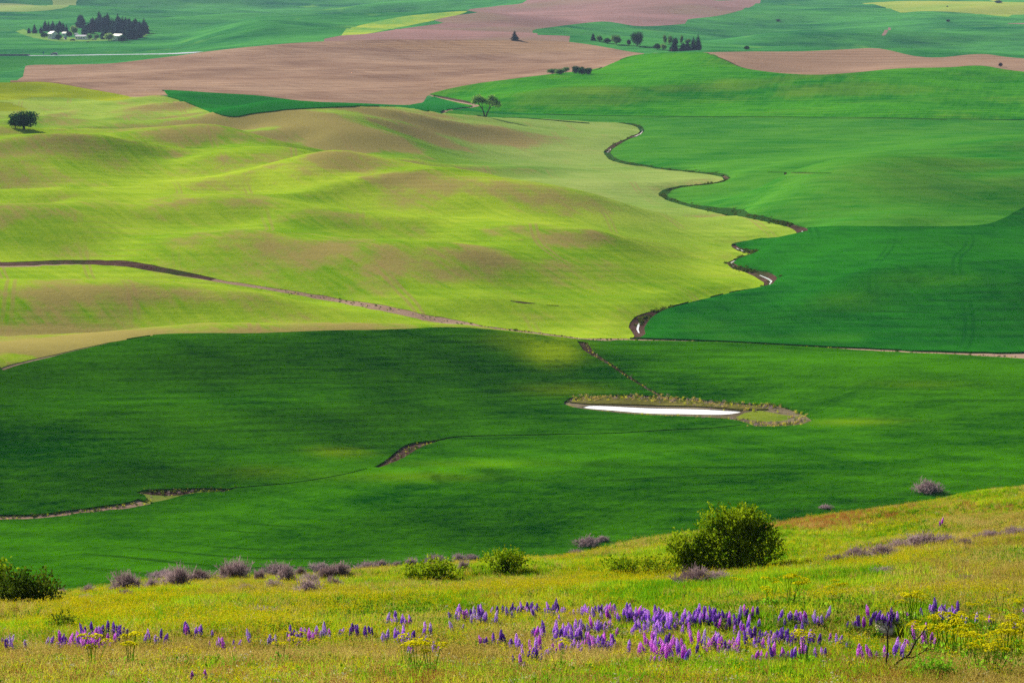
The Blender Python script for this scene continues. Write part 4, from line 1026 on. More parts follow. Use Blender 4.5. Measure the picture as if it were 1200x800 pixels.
# ------------------------------------------------------------------ the meadow on the butte slope
def tuft(name, mat, n, h, spread, w, lean=0.35, head=None, headn=0, headsize=0.02, headz=(0.8, 1.0), seed=0):
    """a tuft of bent blades, each two quads, with optional flower or seed heads"""
    rg = np.random.default_rng(seed)
    V, Fs, mi = [], [], []
    tips = []
    for k in range(n):
        a, r = rg.random() * 6.283, spread * rg.random() ** 0.6
        bx, by = math.cos(a) * r, math.sin(a) * r
        la = rg.random() * 6.283; l = lean * (0.3 + rg.random())
        hh = h * (0.55 + 0.6 * rg.random())
        dx, dy = math.cos(la) * l * hh, math.sin(la) * l * hh
        ww = w * (0.7 + 0.6 * rg.random()); sa = rg.random() * 3.14
        sx, sy = math.cos(sa) * ww, math.sin(sa) * ww
        b = len(V)
        V += [(bx - sx, by - sy, -0.05), (bx + sx, by + sy, -0.05), (bx + dx * .4 + sx * .8, by + dy * .4 + sy * .8, hh * .55), (bx + dx * .4 - sx * .8, by + dy * .4 - sy * .8, hh * .55), (bx + dx, by + dy, hh)]
        Fs += [[b, b + 1, b + 2, b + 3], [b + 3, b + 2, b + 4]]; mi += [0, 0]
        tips.append((bx, by, dx, dy, hh))
    if head:
        for k in range(headn):
            bx, by, dx, dy, hh = tips[k % n]
            f = headz[0] + (headz[1] - headz[0]) * rg.random()
            c = np.array([bx + dx * f + rg.normal() * headsize, by + dy * f + rg.normal() * headsize, hh * f + abs(rg.normal()) * headsize])
            for q in range(2):
                d1 = unit(rg.normal(size=3)) * headsize; d2 = unit(np.cross(d1, rg.normal(size=3))) * headsize
                b = len(V); V += [tuple(c - d1), tuple(c + d2 * .7), tuple(c + d1), tuple(c - d2 * .7)]
                Fs.append([b, b + 1, b + 2, b + 3]); mi.append(1)
    ms = [mat] + ([head] if head else [])
    o = bpy.data.objects.new(name, mesh_from(name, V, Fs, ms, mi))
    return o

def scatter(name, P, srcs, smin, smax, label, tilt=0.15, fac=None):
    """many small plants nobody could count: points that carry turned, scaled copies of a few tufts"""
    n = len(P)
    me = bpy.data.meshes.new(name)
    me.vertices.add(n); me.vertices.foreach_set("co", P.astype(np.float32).ravel())
    rot = np.column_stack([RNG.normal(size=n) * tilt, RNG.normal(size=n) * tilt, RNG.random(n) * 6.283])
    me.attributes.new("rot", 'FLOAT_VECTOR', 'POINT').data.foreach_set("vector", rot.astype(np.float32).ravel())
    me.attributes.new("scl", 'FLOAT', 'POINT').data.foreach_set("value", ((smin + (smax - smin) * RNG.random(n) ** 1.5) * (1.0 if fac is None else fac)).astype(np.float32))
    me.attributes.new("pick", 'INT', 'POINT').data.foreach_set("value", RNG.integers(0, len(srcs), n).astype(np.int32))
    o = put(name, me)
    ng = bpy.data.node_groups.new(name + "_scatter", 'GeometryNodeTree')
    ng.interface.new_socket("Geometry", in_out='INPUT', socket_type='NodeSocketGeometry')
    ng.interface.new_socket("Geometry", in_out='OUTPUT', socket_type='NodeSocketGeometry')
    N_ = ng.nodes; Lk = ng.links
    gi, go = N_.new("NodeGroupInput"), N_.new("NodeGroupOutput")
    iop = N_.new("GeometryNodeInstanceOnPoints"); jn = N_.new("GeometryNodeJoinGeometry")
    for s_ in reversed(srcs):
        oi = N_.new("GeometryNodeObjectInfo"); oi.inputs["Object"].default_value = s_; oi.inputs["As Instance"].default_value = True
        Lk.new(oi.outputs["Geometry"], jn.inputs[0])
    def na(nm, dt):
        a = N_.new("GeometryNodeInputNamedAttribute"); a.data_type = dt; a.inputs[0].default_value = nm
        return [q for q in a.outputs if q.enabled and q.name == "Attribute"][0]
    Lk.new(gi.outputs[0], iop.inputs["Points"]); Lk.new(jn.outputs[0], iop.inputs["Instance"])
    iop.inputs["Pick Instance"].default_value = True
    Lk.new(na("pick", 'INT'), iop.inputs["Instance Index"])
    er = N_.new("FunctionNodeEulerToRotation")
    Lk.new(na("rot", 'FLOAT_VECTOR'), er.inputs[0]); Lk.new(er.outputs[0], iop.inputs["Rotation"])
    Lk.new(na("scl", 'FLOAT'), iop.inputs["Scale"])
    Lk.new(iop.outputs[0], go.inputs[0])
    md = o.modifiers.new("scatter", 'NODES'); md.node_group = ng
    tag(o, label, None, None, 'stuff')
    return o

NPT = 600000
ra_ = (RNG.random(NPT) - 0.5) * 0.60
yy_ = np.sqrt(RNG.random(NPT) * (146 ** 2 - 40 ** 2) + 40 ** 2)
keep = RNG.random(NPT) < np.clip((62 / yy_) ** 1.0, 0.4, 1.0)
ra_, yy_ = ra_[keep], yy_[keep]
_rk = G(1040, 744)
_k = (np.hypot((ra_ * yy_ - _rk.x), (yy_ - _rk.y + 1.3) * 0.32) > 0.42); ra_, yy_ = ra_[_k], yy_[_k]
mx, my = ra_ * yy_, yy_
mz = np.empty(len(mx))
for i in range(0, len(mx), 40000): mz[i:i + 40000] = hill_z(ra_[i:i + 40000], yy_[i:i + 40000], mx[i:i + 40000], my[i:i + 40000])
mu, mv = pixel_of(mx, my, mz)
MP = np.column_stack([mx, my, mz])
ev = smooth_interp(mu, EDGE_U, EDGE_V)
n1 = vnoise(mx / 6, my / 9, 31) + 0.6 * vnoise(mx / 2.2, my / 3, 32); n2 = vnoise(mx / 5, my / 8, 33) + 0.6 * vnoise(mx / 1.6, my / 2.4, 34); n3 = vnoise(mx / 3.5, my / 5, 35) + 0.5 * vnoise(mx / 1.2, my / 1.6, 36)
def blob(u, v, su, sv): return np.exp(-((mu - u) / su) ** 2 - ((mv - v) / sv) ** 2)
low = sstep(mv, 735, 790)                                   # the dry, tawny grass nearest the camera
rim = np.clip(1 - (mv - ev) / 28.0, 0, 1)                   # tawny rim where the slope drops away
w_red = 0.06 + 9.0 * blob(985, 603, 70, 10) + 3.0 * blob(905, 612, 34, 7) + 0.8 * low * np.clip(n1 + 0.35, 0, 1) + 0.7 * blob(120, 790, 160, 14) + 0.5 * blob(1100, 600, 140, 16) + 0.4 * blob(560, 770, 130, 12)
w_dry = 0.18 + 0.8 * rim + 0.9 * low * np.clip(n2 + 0.4, 0, 1) + 0.55 * sstep(mu, 900, 1150) * np.clip(n1 + 0.5, 0, 1)
w_yel = 0.55 + 2.6 * blob(150, 728, 110, 16) + 0.9 * blob(330, 700, 120, 16) + 1.6 * blob(600, 690, 120, 18) + 1.6 * blob(740, 672, 90, 14) + 1.8 * blob(1100, 682, 110, 14) + 0.7 * blob(60, 690, 120, 14) + 0.5 * blob(680, 716, 90, 10) + 0.5 * blob(960, 625, 60, 8)
w_yel *= 1.0 * np.clip(0.35 + 2.0 * n3, 0.03, 2) * (1 - 0.6 * low)
w_frb = 0.40 + 0.9 * np.clip(n2 + 0.05, 0, 1) * (1 - low) + 0.8 * blob(740, 668, 60, 12) + 0.7 * blob(470, 720, 110, 16) + 0.8 * blob(690, 762, 50, 9) + 0.8 * blob(775, 770, 30, 10)
w_grs = 0.8 + 0.6 * n1
w_grn = 0.75 + 0.8 * np.clip(n3 + n2, 0, 1) + 0.8 * blob(530, 738, 30, 14) + 0.5 * blob(1000, 700, 160, 22)
w_crm = 0.02 + 0.05 * low
n4 = vnoise(mx / 4.2, my / 11, 37) + 0.7 * vnoise(mx / 1.7, my / 4.5, 38); n5 = vnoise(mx / 3.6, my / 9, 39) + 0.7 * vnoise(mx / 1.5, my / 4, 40)
w_grn *= np.exp(3.2 * n4); w_frb *= np.exp(3.4 * n5); w_dry *= np.exp(-2.6 * n4); w_red *= np.exp(-2.2 * n5); w_yel *= np.exp(1.6 * n5)
WS = np.clip(np.stack([w_grs, w_grn, w_dry, w_red, w_yel, w_frb, w_crm], 1), 0.001, None)
cw = np.cumsum(WS, 1); pick = (RNG.random(len(mx))[:, None] * cw[:, -1:] > cw).sum(1)
SFAC = 0.70 - 0.30 * sstep(my, 60, 100) * np.clip(0.8 + n1, 0.4, 1.2)
TF_ = lambda *a, **k: tuft(*a, **k)
src = {
    0: [TF_("grass_tuft", M['grass'], 22, 0.30, 0.20, 0.0075, 0.5, seed=s) for s in (1, 2, 3)],
    1: [TF_("lush_tuft", M['green'], 22, 0.32, 0.16, 0.009, 0.4, seed=s) for s in (4, 5)],
    2: [TF_("dry_tuft", M['dry'], 22, 0.34, 0.20, 0.006, 0.6, M['dry'], 26, 0.014, (0.85, 1.05), seed=s) for s in (6, 7, 8)],
    3: [TF_("russet_tuft", M['red'], 22, 0.30, 0.20, 0.006, 0.7, M['red'], 24, 0.014, (0.8, 1.05), seed=s) for s in (9, 10)],
    4: [TF_("mustard_tuft", M['green'], 14, 0.40, 0.17, 0.006, 0.35, M['yellow'], 46, 0.016, (0.7, 1.05), seed=s) for s in (11, 12, 13)],
    5: [TF_("forb_tuft", M['forb'], 12, 0.16, 0.16, 0.03, 0.9, M['forb'], 26, 0.04, (0.5, 1.0), seed=s) for s in (14, 15, 16)],
    6: [TF_("cream_tuft", M['grass'], 10, 0.34, 0.10, 0.006, 0.3, M['cream'], 22, 0.02, (0.95, 1.05), seed=s) for s in (17, 18)],
}
for k, (nm_, lab, lo, hi) in enumerate([("meadow_grass", "yellow green bunch grass covering the near slope", .7, 1.5), ("lush_grass", "fresh green grass growing between the drier tufts", .7, 1.4), ("dry_grass", "tawny seeding grass on the rim and lower meadow", .7, 1.5), ("russet_grass", "reddish cheatgrass in patches on the near slope", .6, 1.4), ("mustard_flowers", "small yellow wildflowers scattered over the near slope", .7, 1.4), ("leafy_forbs", "low leafy green weeds spreading through the meadow", .7, 1.5), ("cream_flowers", "pale cream flower heads dotted in the meadow", .7, 1.2)]):
    scatter(nm_, MP[pick == k], src[k], lo, hi, lab, 0.15, SFAC[pick == k])

# ragged brush along the creek and rushes round the pond
def along(W, n, spread):
    i = RNG.random(n) * (len(W) - 1.001); a = i.astype(int); q = W[a] + (W[a + 1] - W[a]) * (i - a)[:, None]
    return q + RNG.normal(size=(n, 2)) * spread
def on_ground(Q, dz=0.0): return np.column_stack([Q, height(Q[:, 0], Q[:, 1]) + dz])
BR = [tuft("bank_tuft", M['bush_dark'], 16, 0.9, 0.7, 0.10, 0.6, M['bush_dark'], 40, 0.16, (0.4, 1.0), seed=s) for s in (21, 22, 23)]
RD = [tuft("rush_tuft", M[m_], 22, 1.0, 0.5, 0.035, 0.35, seed=s) for s, m_ in ((24, 'dry'), (25, 'grass'), (26, 'bush_dark'), (27, 'twig'))]
Qb = along(creek_w, 2000, 1.1)
scatter("bank_brush", on_ground(Qb[vnoise(Qb[:, 0] / 14, Qb[:, 1] / 14, 51) > np.where(Qb[:, 1] < 1190, 0.16, -0.10)]), BR, 0.3, 1.0, "dark green brush crowding the creek banks")
pb_ = line(POND_BANK, 450); pr_ = line([(672,470),(690,468),(740,467.5),(790,470.5),(840,474.5),(885,478),(900,480)], 450)
Qr = np.concatenate([along(pb_, 260, 0.8), along(pr_, 700, 1.8), along(line([(872,492),(900,498),(940,494),(925,486)], 450), 120, 1.0)])
scatter("pond_rushes", on_ground(Qr), RD, 0.3, 0.9, "tawny rushes standing along the pond bank")
Qw = np.concatenate([along(line([(684,402),(700,419),(727,436),(775,465)], 500), 260, 0.9), along(BC, 260, 1.2), along(W1[len(W1) // 2:], 300, 1.6), along(line([(0,607),(80,601),(150,593),(170,588)], 440), 160, 0.9), along(line([(160,577),(240,573.5),(275,574)], 440), 160, 1.2), along(line([(455,543),(478,528),(512,517)], 440), 120, 0.9)])
scatter("ditch_weeds", on_ground(Qw), RD[1:] + BR[:1], 0.2, 0.5, "rough weeds along the ditches and track edges")

# ------------------------------------------------------------------ lupines
def spike_mesh(mat, seed, h=0.26):
    rg = np.random.default_rng(seed)
    V, Fs, mi = [], [], []
    st = MB(); st.tube([(0, 0, 0), (0.01 * rg.normal(), 0.01 * rg.normal(), 0.28), (0.02 * rg.normal(), 0.02 * rg.normal(), 0.28 + h)], [0.006, 0.005, 0.002], 4)
    V += list(st.v); Fs += [list(f) for f in st.f]; mi += [1] * len(st.f)
    nw = 13
    for i in range(nw):
        f = i / (nw - 1); z = 0.27 + h * f
        r = 0.031 * (1 - f ** 3) ** 0.7 * (0.75 + 0.5 * min(1, f * 3) * 0.5) + 0.008
        for k in range(7):
            a = 6.283 * k / 7 + i * 0.6 + rg.normal() * 0.15
            ca, sa = math.cos(a), math.sin(a)
            w = 0.010 + r * 0.14; l = r * (0.8 + 0.4 * rg.random()); dz = 0.010 + 0.014 * rg.random()
            b = len(V)
            V += [(ca * .004, sa * .004, z), (ca * l * .6 - sa * w, sa * l * .6 + ca * w, z + dz * .3), (ca * l, sa * l, z + dz), (ca * l * .6 + sa * w, sa * l * .6 - ca * w, z + dz * .3), (ca * l * .55, sa * l * .55, z + dz + .014)]
            Fs += [[b, b + 1, b + 2], [b, b + 2, b + 3], [b + 1, b + 4, b + 3], [b + 1, b + 2, b + 4], [b + 2, b + 3, b + 4]]; mi += [0] * 5
    return mesh_from("flower_spike", V, Fs, [mat, M['lupine_leaf']], mi)
SPK = {c: [spike_mesh(M['lup_' + c], 60 + 7 * i + j, 0.19 + 0.045 * j) for j in range(3)] for i, c in enumerate('abcd')}
def lupine_leaves(seed):
    rg = np.random.default_rng(seed)
    V, Fs = [], []
    for k in range(26):
        a = rg.random() * 6.283; r = 0.03 + 0.20 * rg.random(); z = 0.10 + 0.24 * rg.random() * (1 - r * 2)
        c = np.array([math.cos(a) * r, math.sin(a) * r, z]); 
        b = len(V); V += [(c[0] * .2, c[1] * .2, 0), (c[0] * .2 + .006, c[1] * .2, 0), tuple(c)]; Fs.append([b, b + 1, b + 2])
        for q in range(7):
            g = 6.283 * q / 7 + a; L_ = 0.05 + 0.03 * rg.random()
            d = np.array([math.cos(g), math.sin(g), 0.35 - 0.3 * rg.random()]); s_ = np.array([-math.sin(g), math.cos(g), 0]) * 0.010
            b = len(V); V += [tuple(c), tuple(c + d * L_ * .6 + s_), tuple(c + d * L_), tuple(c + d * L_ * .6 - s_)]; Fs.append([b, b + 1, b + 2, b + 3])
    return mesh_from("lupine_leaves", V, Fs, M['lupine_leaf'])
LLV = [lupine_leaves(s) for s in (81, 82, 83)]
ORD = "first second third fourth fifth sixth seventh eighth ninth tenth eleventh twelfth thirteenth fourteenth fifteenth sixteenth seventeenth eighteenth nineteenth twentieth".split()
TONE = {'a': "violet", 'b': "magenta", 'c': "dark purple", 'd': "pale lilac"}
def lupine_row(items, where, group):
    items = sorted(items); n = len(items)
    for k, (u, v, m, c) in enumerate(items):
        size = "slim " if m <= 2 else ("bushy " if m >= 7 else "")
        place = ORD[k] + " from the left" if k < (n + 1) // 2 else (ORD[n - 1 - k] + " from the right")
        lupine(u, v, m, f"{size}{TONE[c]} lupine, {place} {where}", c, group)
def lupine(u, v, n, label, col='a', group=None, spread=None, lean=0.16):
    g = G(u, v)                                              # the photo pixel is the middle of the flowers
    g = G(u, v + 0.28 / mpp(g) * 0.97)
    t = empty("lupine", g, random.random() * 6.28, label, "lupine", group)
    sp = spread if spread is not None else 0.07 + 0.045 * n
    put("foliage", random.choice(LLV), t, scale=(0.8 + sp, 0.8 + sp, 1.0))
    for k in range(n if n < 3 else int(n * 1.35)):
        a = random.random() * 6.28; r = sp * math.sqrt(random.random())
        c = col if random.random() < 0.75 else random.choice('abc')
        s_ = 0.58 + 0.42 * random.random()
        put("flower_spike", SPK[c][k % 3], t, loc=(r * math.cos(a), r * math.sin(a), -0.02), rot=(random.gauss(0, lean), random.gauss(0, lean), random.random() * 6), scale=(s_ * 1.2, s_ * 1.2, s_))
    return t
BK = "back row of the central lupine band"
lupine_row([(603, 714, 4, 'c'), (611, 713, 5, 'c'), (618, 713, 4, 'c'), (626, 716, 4, 'a'), (633, 714, 4, 'c'), (640, 720, 3, 'a'), (649, 716, 5, 'c'), (657, 719, 5, 'a'), (659, 727, 2, 'a'), (680, 720, 4, 'a'), (687, 720, 4, 'c'), (694, 719, 5, 'a'), (704, 723, 2, 'd'), (712, 717, 4, 'a'), (719, 716, 6, 'a'), (726, 722, 6, 'c'), (733, 722, 6, 'a'), (740, 723, 6, 'c'), (748, 724, 4, 'a'), (756, 722, 6, 'a'), (764, 724, 6, 'a'), (771, 728, 6, 'a'), (778, 724, 7, 'a'), (785, 728, 7, 'a'), (793, 726, 7, 'a'), (800, 728, 7, 'a'), (808, 724, 5, 'c'), (815, 726, 6, 'a'), (822, 722, 5, 'a'), (829, 725, 6, 'c'), (838, 723, 6, 'c'), (845, 726, 6, 'c'), (852, 729, 6, 'c')], "in the dense back row of the band", BK)
MD = "middle row of the central lupine band"
lupine_row([(631, 743, 4, 'c'), (641, 744, 6, 'a'), (650, 740, 6, 'a'), (657, 743, 6, 'a'), (666, 748, 6, 'c'), (674, 746, 7, 'a'), (683, 736, 4, 'd'), (692, 735, 4, 'd'), (700, 736, 4, 'd'), (708, 737, 3, 'a'), (713, 733, 3, 'a'), (752, 738, 5, 'a'), (768, 734, 5, 'd'), (776, 738, 6, 'a'), (792, 736, 6, 'a'), (727, 740, 2, 'b')], "in the middle row of the wide band", MD)
FR = "front clumps of the central lupine band"
lupine_row([(637, 760, 8, 'b'), (630, 765, 6, 'a'), (620, 757, 5, 'a'), (621, 772, 4, 'c'), (609, 772, 3, 'c'), (612, 778, 2, 'b'), (682, 758, 8, 'a'), (690, 752, 7, 'b'), (696, 755, 6, 'a'), (703, 758, 7, 'c'), (712, 752, 3, 'c'), (758, 763, 7, 'b'), (766, 757, 8, 'b'), (774, 752, 7, 'b'), (781, 764, 9, 'b'), (789, 767, 9, 'b'), (797, 762, 8, 'b'), (776, 770, 6, 'b')], "among the front clumps of the wide band", FR)
RT = "lupines right of the central band"
lupine_row([(833, 752, 6, 'd'), (842, 756, 8, 'b'), (850, 758, 8, 'b'), (857, 757, 7, 'b'), (846, 748, 3, 'a'), (882, 752, 5, 'c'), (887, 746, 4, 'c'), (893, 755, 5, 'a'), (900, 746, 6, 'c'), (907, 745, 7, 'c'), (914, 748, 6, 'c'), (922, 747, 6, 'c'), (928, 745, 6, 'c'), (935, 750, 6, 'c'), (944, 752, 4, 'c'), (952, 760, 4, 'a'), (910, 766, 4, 'b'), (917, 768, 3, 'c')], "in the dark clumps right of the band", RT)
lupine_row([(862, 740, 2, 'a'), (869, 742, 2, 'a'), (874, 736, 3, 'a'), (886, 740, 2, 'c'), (871, 719, 2, 'd'), (879, 718, 3, 'c'), (911, 721, 2, 'a'), (917, 726, 1, 'd'), (923, 722, 2, 'a'), (929, 723, 2, 'a'), (935, 722, 3, 'a'), (940, 726, 2, 'c'), (947, 728, 2, 'd'), (953, 729, 3, 'd'), (888, 731, 1, 'a')], "in the loose row behind dark clumps", "slim lupines on the right of the band")
lupine_row([(589, 752, 3, 'c'), (581, 752, 3, 'c'), (574, 750, 3, 'b'), (602, 757, 2, 'd'), (595, 755, 2, 'c')], "left of the front clumps", "small lupines left of the front clumps")
lupine_row([(532, 722, 3, 'd'), (539, 720, 5, 'a'), (545, 722, 6, 'a'), (551, 724, 6, 'd'), (557, 721, 6, 'a'), (563, 727, 4, 'd'), (573, 727, 3, 'd'), (568, 716, 2, 'a'), (535, 734, 2, 'd')], "in the airy clump over bright green grass", "lilac lupines left of the band")
lupine_row([(594, 716, 4, 'c'), (597, 721, 2, 'd')], "of two before the wide band begins", "dark slim lupines beside the band")
lupine_row([(344, 745, 3, 'c'), (354, 744, 3, 'a'), (359, 743, 4, 'a'), (366, 742, 3, 'd'), (373, 741, 5, 'd'), (382, 744, 4, 'd'), (346, 750, 3, 'b'), (366, 748, 3, 'b'), (393, 742, 2, 'd')], "in the small clump left of centre", "lupines left of centre")
lupine_row([(408, 742, 2, 'c'), (421, 737, 2, 'c'), (428, 743, 4, 'c'), (433, 741, 2, 'c'), (450, 748, 2, 'd'), (459, 748, 2, 'a'), (468, 728, 6, 'a'), (472, 731, 4, 'a'), (457, 729, 2, 'd'), (463, 736, 1, 'd'), (473, 749, 4, 'a'), (477, 753, 3, 'a'), (485, 752, 4, 'c'), (483, 748, 2, 'c'), (477, 764, 3, 'b'), (495, 750, 2, 'd'), (502, 741, 3, 'd'), (511, 762, 2, 'd'), (459, 758, 1, 'a')], "scattered in tawny grass", "lupines scattered left of centre")
lupine_row([(79, 754, 8, 'c'), (87, 749, 9, 'a'), (92, 756, 8, 'b'), (98, 755, 6, 'c'), (101, 753, 9, 'b'), (107, 751, 10, 'b'), (113, 755, 8, 'b'), (118, 757, 5, 'b'), (113, 740, 6, 'c'), (121, 741, 4, 'c'), (131, 739, 4, 'c')], "in the lower left corner clump", "dense lupine clump at lower left")
for u, v, n, c, lb in [(4, 750, 3, 'd', "pale bluish lupine at the far left edge of the meadow"), (18, 756, 3, 'd', "faint lilac lupine just in from the left edge"), (24, 757, 2, 'd', "small faint lilac lupine beside another near the left edge"), (61, 755, 2, 'b', "single magenta lupine left of the dense lower left clump"), (55, 754, 2, 'd', "faint lupine left of the single magenta one"), (142, 744, 3, 'c', "dark slim lupine just right of the lower left clump"), (178, 748, 3, 'a', "violet lupine before the yellow mustard patch"), (182, 753, 2, 'd', "low faint lupine beside the violet one at the mustard"), (192, 748, 2, 'd', "pale lupine at the right end of the mustard patch"), (223, 741, 3, 'a', "upright violet lupine, first of a pair above the yellow flowers"), (237, 741, 4, 'a', "upright violet lupine, second of a pair above the yellow flowers"), (256, 755, 2, 'c', "small dark lupine left of a taller one in green grass"), (262, 754, 5, 'a', "violet lupine in the middle of three in green grass"), (272, 760, 2, 'b', "pinkish lupine on the right of three in green grass"), (296, 748, 3, 'd', "grey lilac lupine fading among the yellow flowers"), (312, 754, 3, 'd', "low lilac lupine left of the small clump"), (318, 752, 2, 'c', "dark lupine tip beside the small clump"), (230, 792, 1, 'b', "purple lupine at the very bottom left of centre"), (243, 793, 1, 'b', "dark lupine at the very bottom beside another"), (248, 797, 1, 'b', "cut off magenta lupine on the bottom edge"), (888, 770, 3, 'b', "lone magenta lupine below the right clumps"), (876, 771, 1, 'd', "faint lupine stalk beside the lone magenta one"), (962, 719, 2, 'd', "grey lupine spike beside the yellow umbels"), (972, 747, 1, 'a', "single small lupine in open grass left of the rock")]:
    lupine(u, v, n, lb, c)
for u, v, n, c, lb in [(951, 722, 2, 'a', "slim lupine at the right end of the slim row"), (954, 726, 2, 'a', "short lupine closing the slim row on its right"), (998, 729, 2, 'c', "dark lupine left of the pale rock"), (1003, 730, 2, 'c', "dark lupine nearest the pale rock on its left"), (1009, 733, 2, 'c', "greyish lupine touching the left end of the pale rock"), (1021, 723, 4, 'c', "tall dark lupine behind the pale rock"), (1028, 727, 3, 'c', "dark lupine above the pale rock"), (1035, 723, 3, 'c', "dark lupine beside the charred stem top"), (1045, 725, 3, 'c', "dark lupine right of the charred stem"), (1053, 719, 3, 'c', "dark slim lupine right of the charred stem top"), (1054, 727, 3, 'a', "violet lupine between the charred stem and yellow umbels"), (1091, 713, 3, 'a', "left lupine of the tall pair in green grass"), (1100, 715, 5, 'a', "right lupine of the tall pair in green grass"), (1113, 716, 4, 'a', "violet lupine right of the tall pair"), (1116, 723, 3, 'd', "pale lupine below the violet one right of the pair"), (1076, 735, 3, 'b', "magenta lupine before the yellow umbels"), (1074, 752, 6, 'b', "bushy magenta lupine among the charred branches"), (1058, 754, 4, 'b', "magenta lupine behind the charred branches"), (1086, 750, 3, 'b', "magenta lupine right of the charred branches"), (1022, 765, 6, 'b', "bright magenta lupine left of the charred stem base"), (1051, 765, 5, 'a', "tall violet lupine against the charred branches"), (989, 750, 2, 'a', "lupine by itself in grass below the rock"), (995, 754, 1, 'a', "thin lupine by itself below the rock"), (953, 764, 4, 'c', "tall dark lupine at the end of the right clumps"), (1160, 726, 2, 'b', "magenta lupine among the right hand umbels"), (1191, 737, 2, 'd', "pale lupine by the right edge umbels"), (1138, 725, 2, 'd', "faint lupine between umbels on the right"), (1197, 715, 2, 'b', "magenta lupine at the right edge of the meadow"), (1104, 613, 2, 'b', "tiny pink flower spike far up the right slope")]:
    lupine(u, v, n, lb, c)

# ------------------------------------------------------------------ yellow desert parsley
def umbel_plant(p, s, label, big=True):
    t = empty("desert_parsley", p, random.random() * 6.28, label, "wildflower", "yellow umbel flowers on the near slope")
    n = 5 if big else 3
    for k in range(n):
        a = 6.28 * k / n + random.random(); r = (0.05 + 0.16 * random.random()) * s; h_ = (0.46 + 0.18 * random.random()) * s
        tx, ty = math.cos(a) * r, math.sin(a) * r
        b = MB(); b.tube([(0.02 * math.cos(a), 0.02 * math.sin(a), -.03), (tx * .6, ty * .6, h_ * .6), (tx, ty, h_)], [.008 * s, .006 * s, .004 * s], 4); st = b.build("stem", M['green'], t)
        V, Fs = [], []
        for q in range(36):
            aa = random.random() * 6.28; rr = 0.10 * s * math.sqrt(random.random())
            c = Vector((tx + rr * math.cos(aa), ty + rr * math.sin(aa), h_ + 0.035 * s - rr * rr * 3))
            for _ in range(2):
                d1 = Vector((random.gauss(0, 1), random.gauss(0, 1), random.gauss(0, .5))).normalized() * 0.016 * s; d2 = d1.cross(Vector((random.gauss(0, 1), random.gauss(0, 1), 1))).normalized() * 0.014 * s
                b0 = len(V); V += [tuple(c - d1), tuple(c + d2), tuple(c + d1), tuple(c - d2)]; Fs.append([b0, b0 + 1, b0 + 2, b0 + 3])
        put("umbel", mesh_from("umbel", V, Fs, M['umbel']), st)
    V, Q = leaf_crown([(0, 0, 0.13 * s, .2 * s, .2 * s, .12 * s, 40)], 0.05 * s, 3)
    put("foliage", mesh_from("parsley_foliage", V, Q, M['feather']), t)
    return t
for u, v, s, lb in [(1063, 736, 1.1, "yellow umbel flower left of two beside the charred stem"), (1071, 738, 1.1, "yellow umbel flower right of two beside the charred stem"), (1173, 728, .9, "yellow umbel plant high at the right edge"), (1190, 734, .9, "yellow umbel plant at the right edge above another"), (1153, 732, .8, "small yellow umbel plant second from the right edge row"), (1139, 744, .9, "yellow umbel plant standing alone below the right pair"), (1147, 757, .9, "pale yellow umbel plant in front of the alone one"), (1122, 752, .9, "yellow umbel plant above the feathery green patch"), (1130, 766, 1.0, "yellow umbel plant at the back of the feathery patch"), (1090, 778, 1.2, "yellow umbel plant by the foot of the charred branches"), (1105, 772, 1.2, "big yellow umbel plant in the feathery green patch"), (1116, 778, 1.2, "big yellow umbel plant in the middle of the feathery patch"), (1127, 784, 1.1, "big yellow umbel plant at the front of the feathery patch"), (1165, 746, .8, "small yellow umbel plant between the right hand ones"), (1186, 770, 1.1, "yellow umbel plant in the corner clump, upper one"), (1191, 784, 1.2, "yellow umbel plant in the corner clump, rightmost one"), (1176, 790, 1.1, "yellow umbel plant in the corner clump, lower one"), (1150, 795, 1.0, "yellow umbel plant on the bottom edge near the corner"), (1163, 799, 1.0, "yellow umbel plant cut by the bottom edge"), (1138, 788, 1.0, "yellow umbel plant left of the corner clump"), (1073, 770, 1.0, "yellow umbel plant amid the charred branches"), (979, 718, 1.0, "yellow umbel plant left of the rock, upper one"), (978, 726, .9, "orange yellow umbel plant left of the rock, lower one"), (926, 716, 1.1, "wide yellow umbel plant behind the slim lupines"), (902, 717, 1.0, "yellow umbel plant left of the wide one behind the lupines"), (940, 710, 1.0, "yellow umbel plant behind the wide one"), (942, 788, 1.1, "yellow umbel plant low in front of the right clumps"), (865, 704, .9, "yellow umbel plant above the dense lupine band"), (110, 793, 1.1, "yellow umbel plant near the bottom left corner"), (153, 794, 1.1, "yellow umbel plant at bottom left among white flowers"), (476, 796, 1.0, "left of three yellow umbel plants on the bottom edge"), (489, 799, 1.0, "middle of three yellow umbel plants on the bottom edge"), (505, 799, 1.0, "right of three yellow umbel plants on the bottom edge"), (350, 777, .9, "low yellow umbel plant in tawny grass, upper one"), (331, 785, .9, "low yellow umbel plant in tawny grass, lower one"), (657, 793, .9, "yellow umbel plant below the front lupine clumps")]:
    umbel_plant(G(u, v), s * 1.15, lb, s > 0.95)

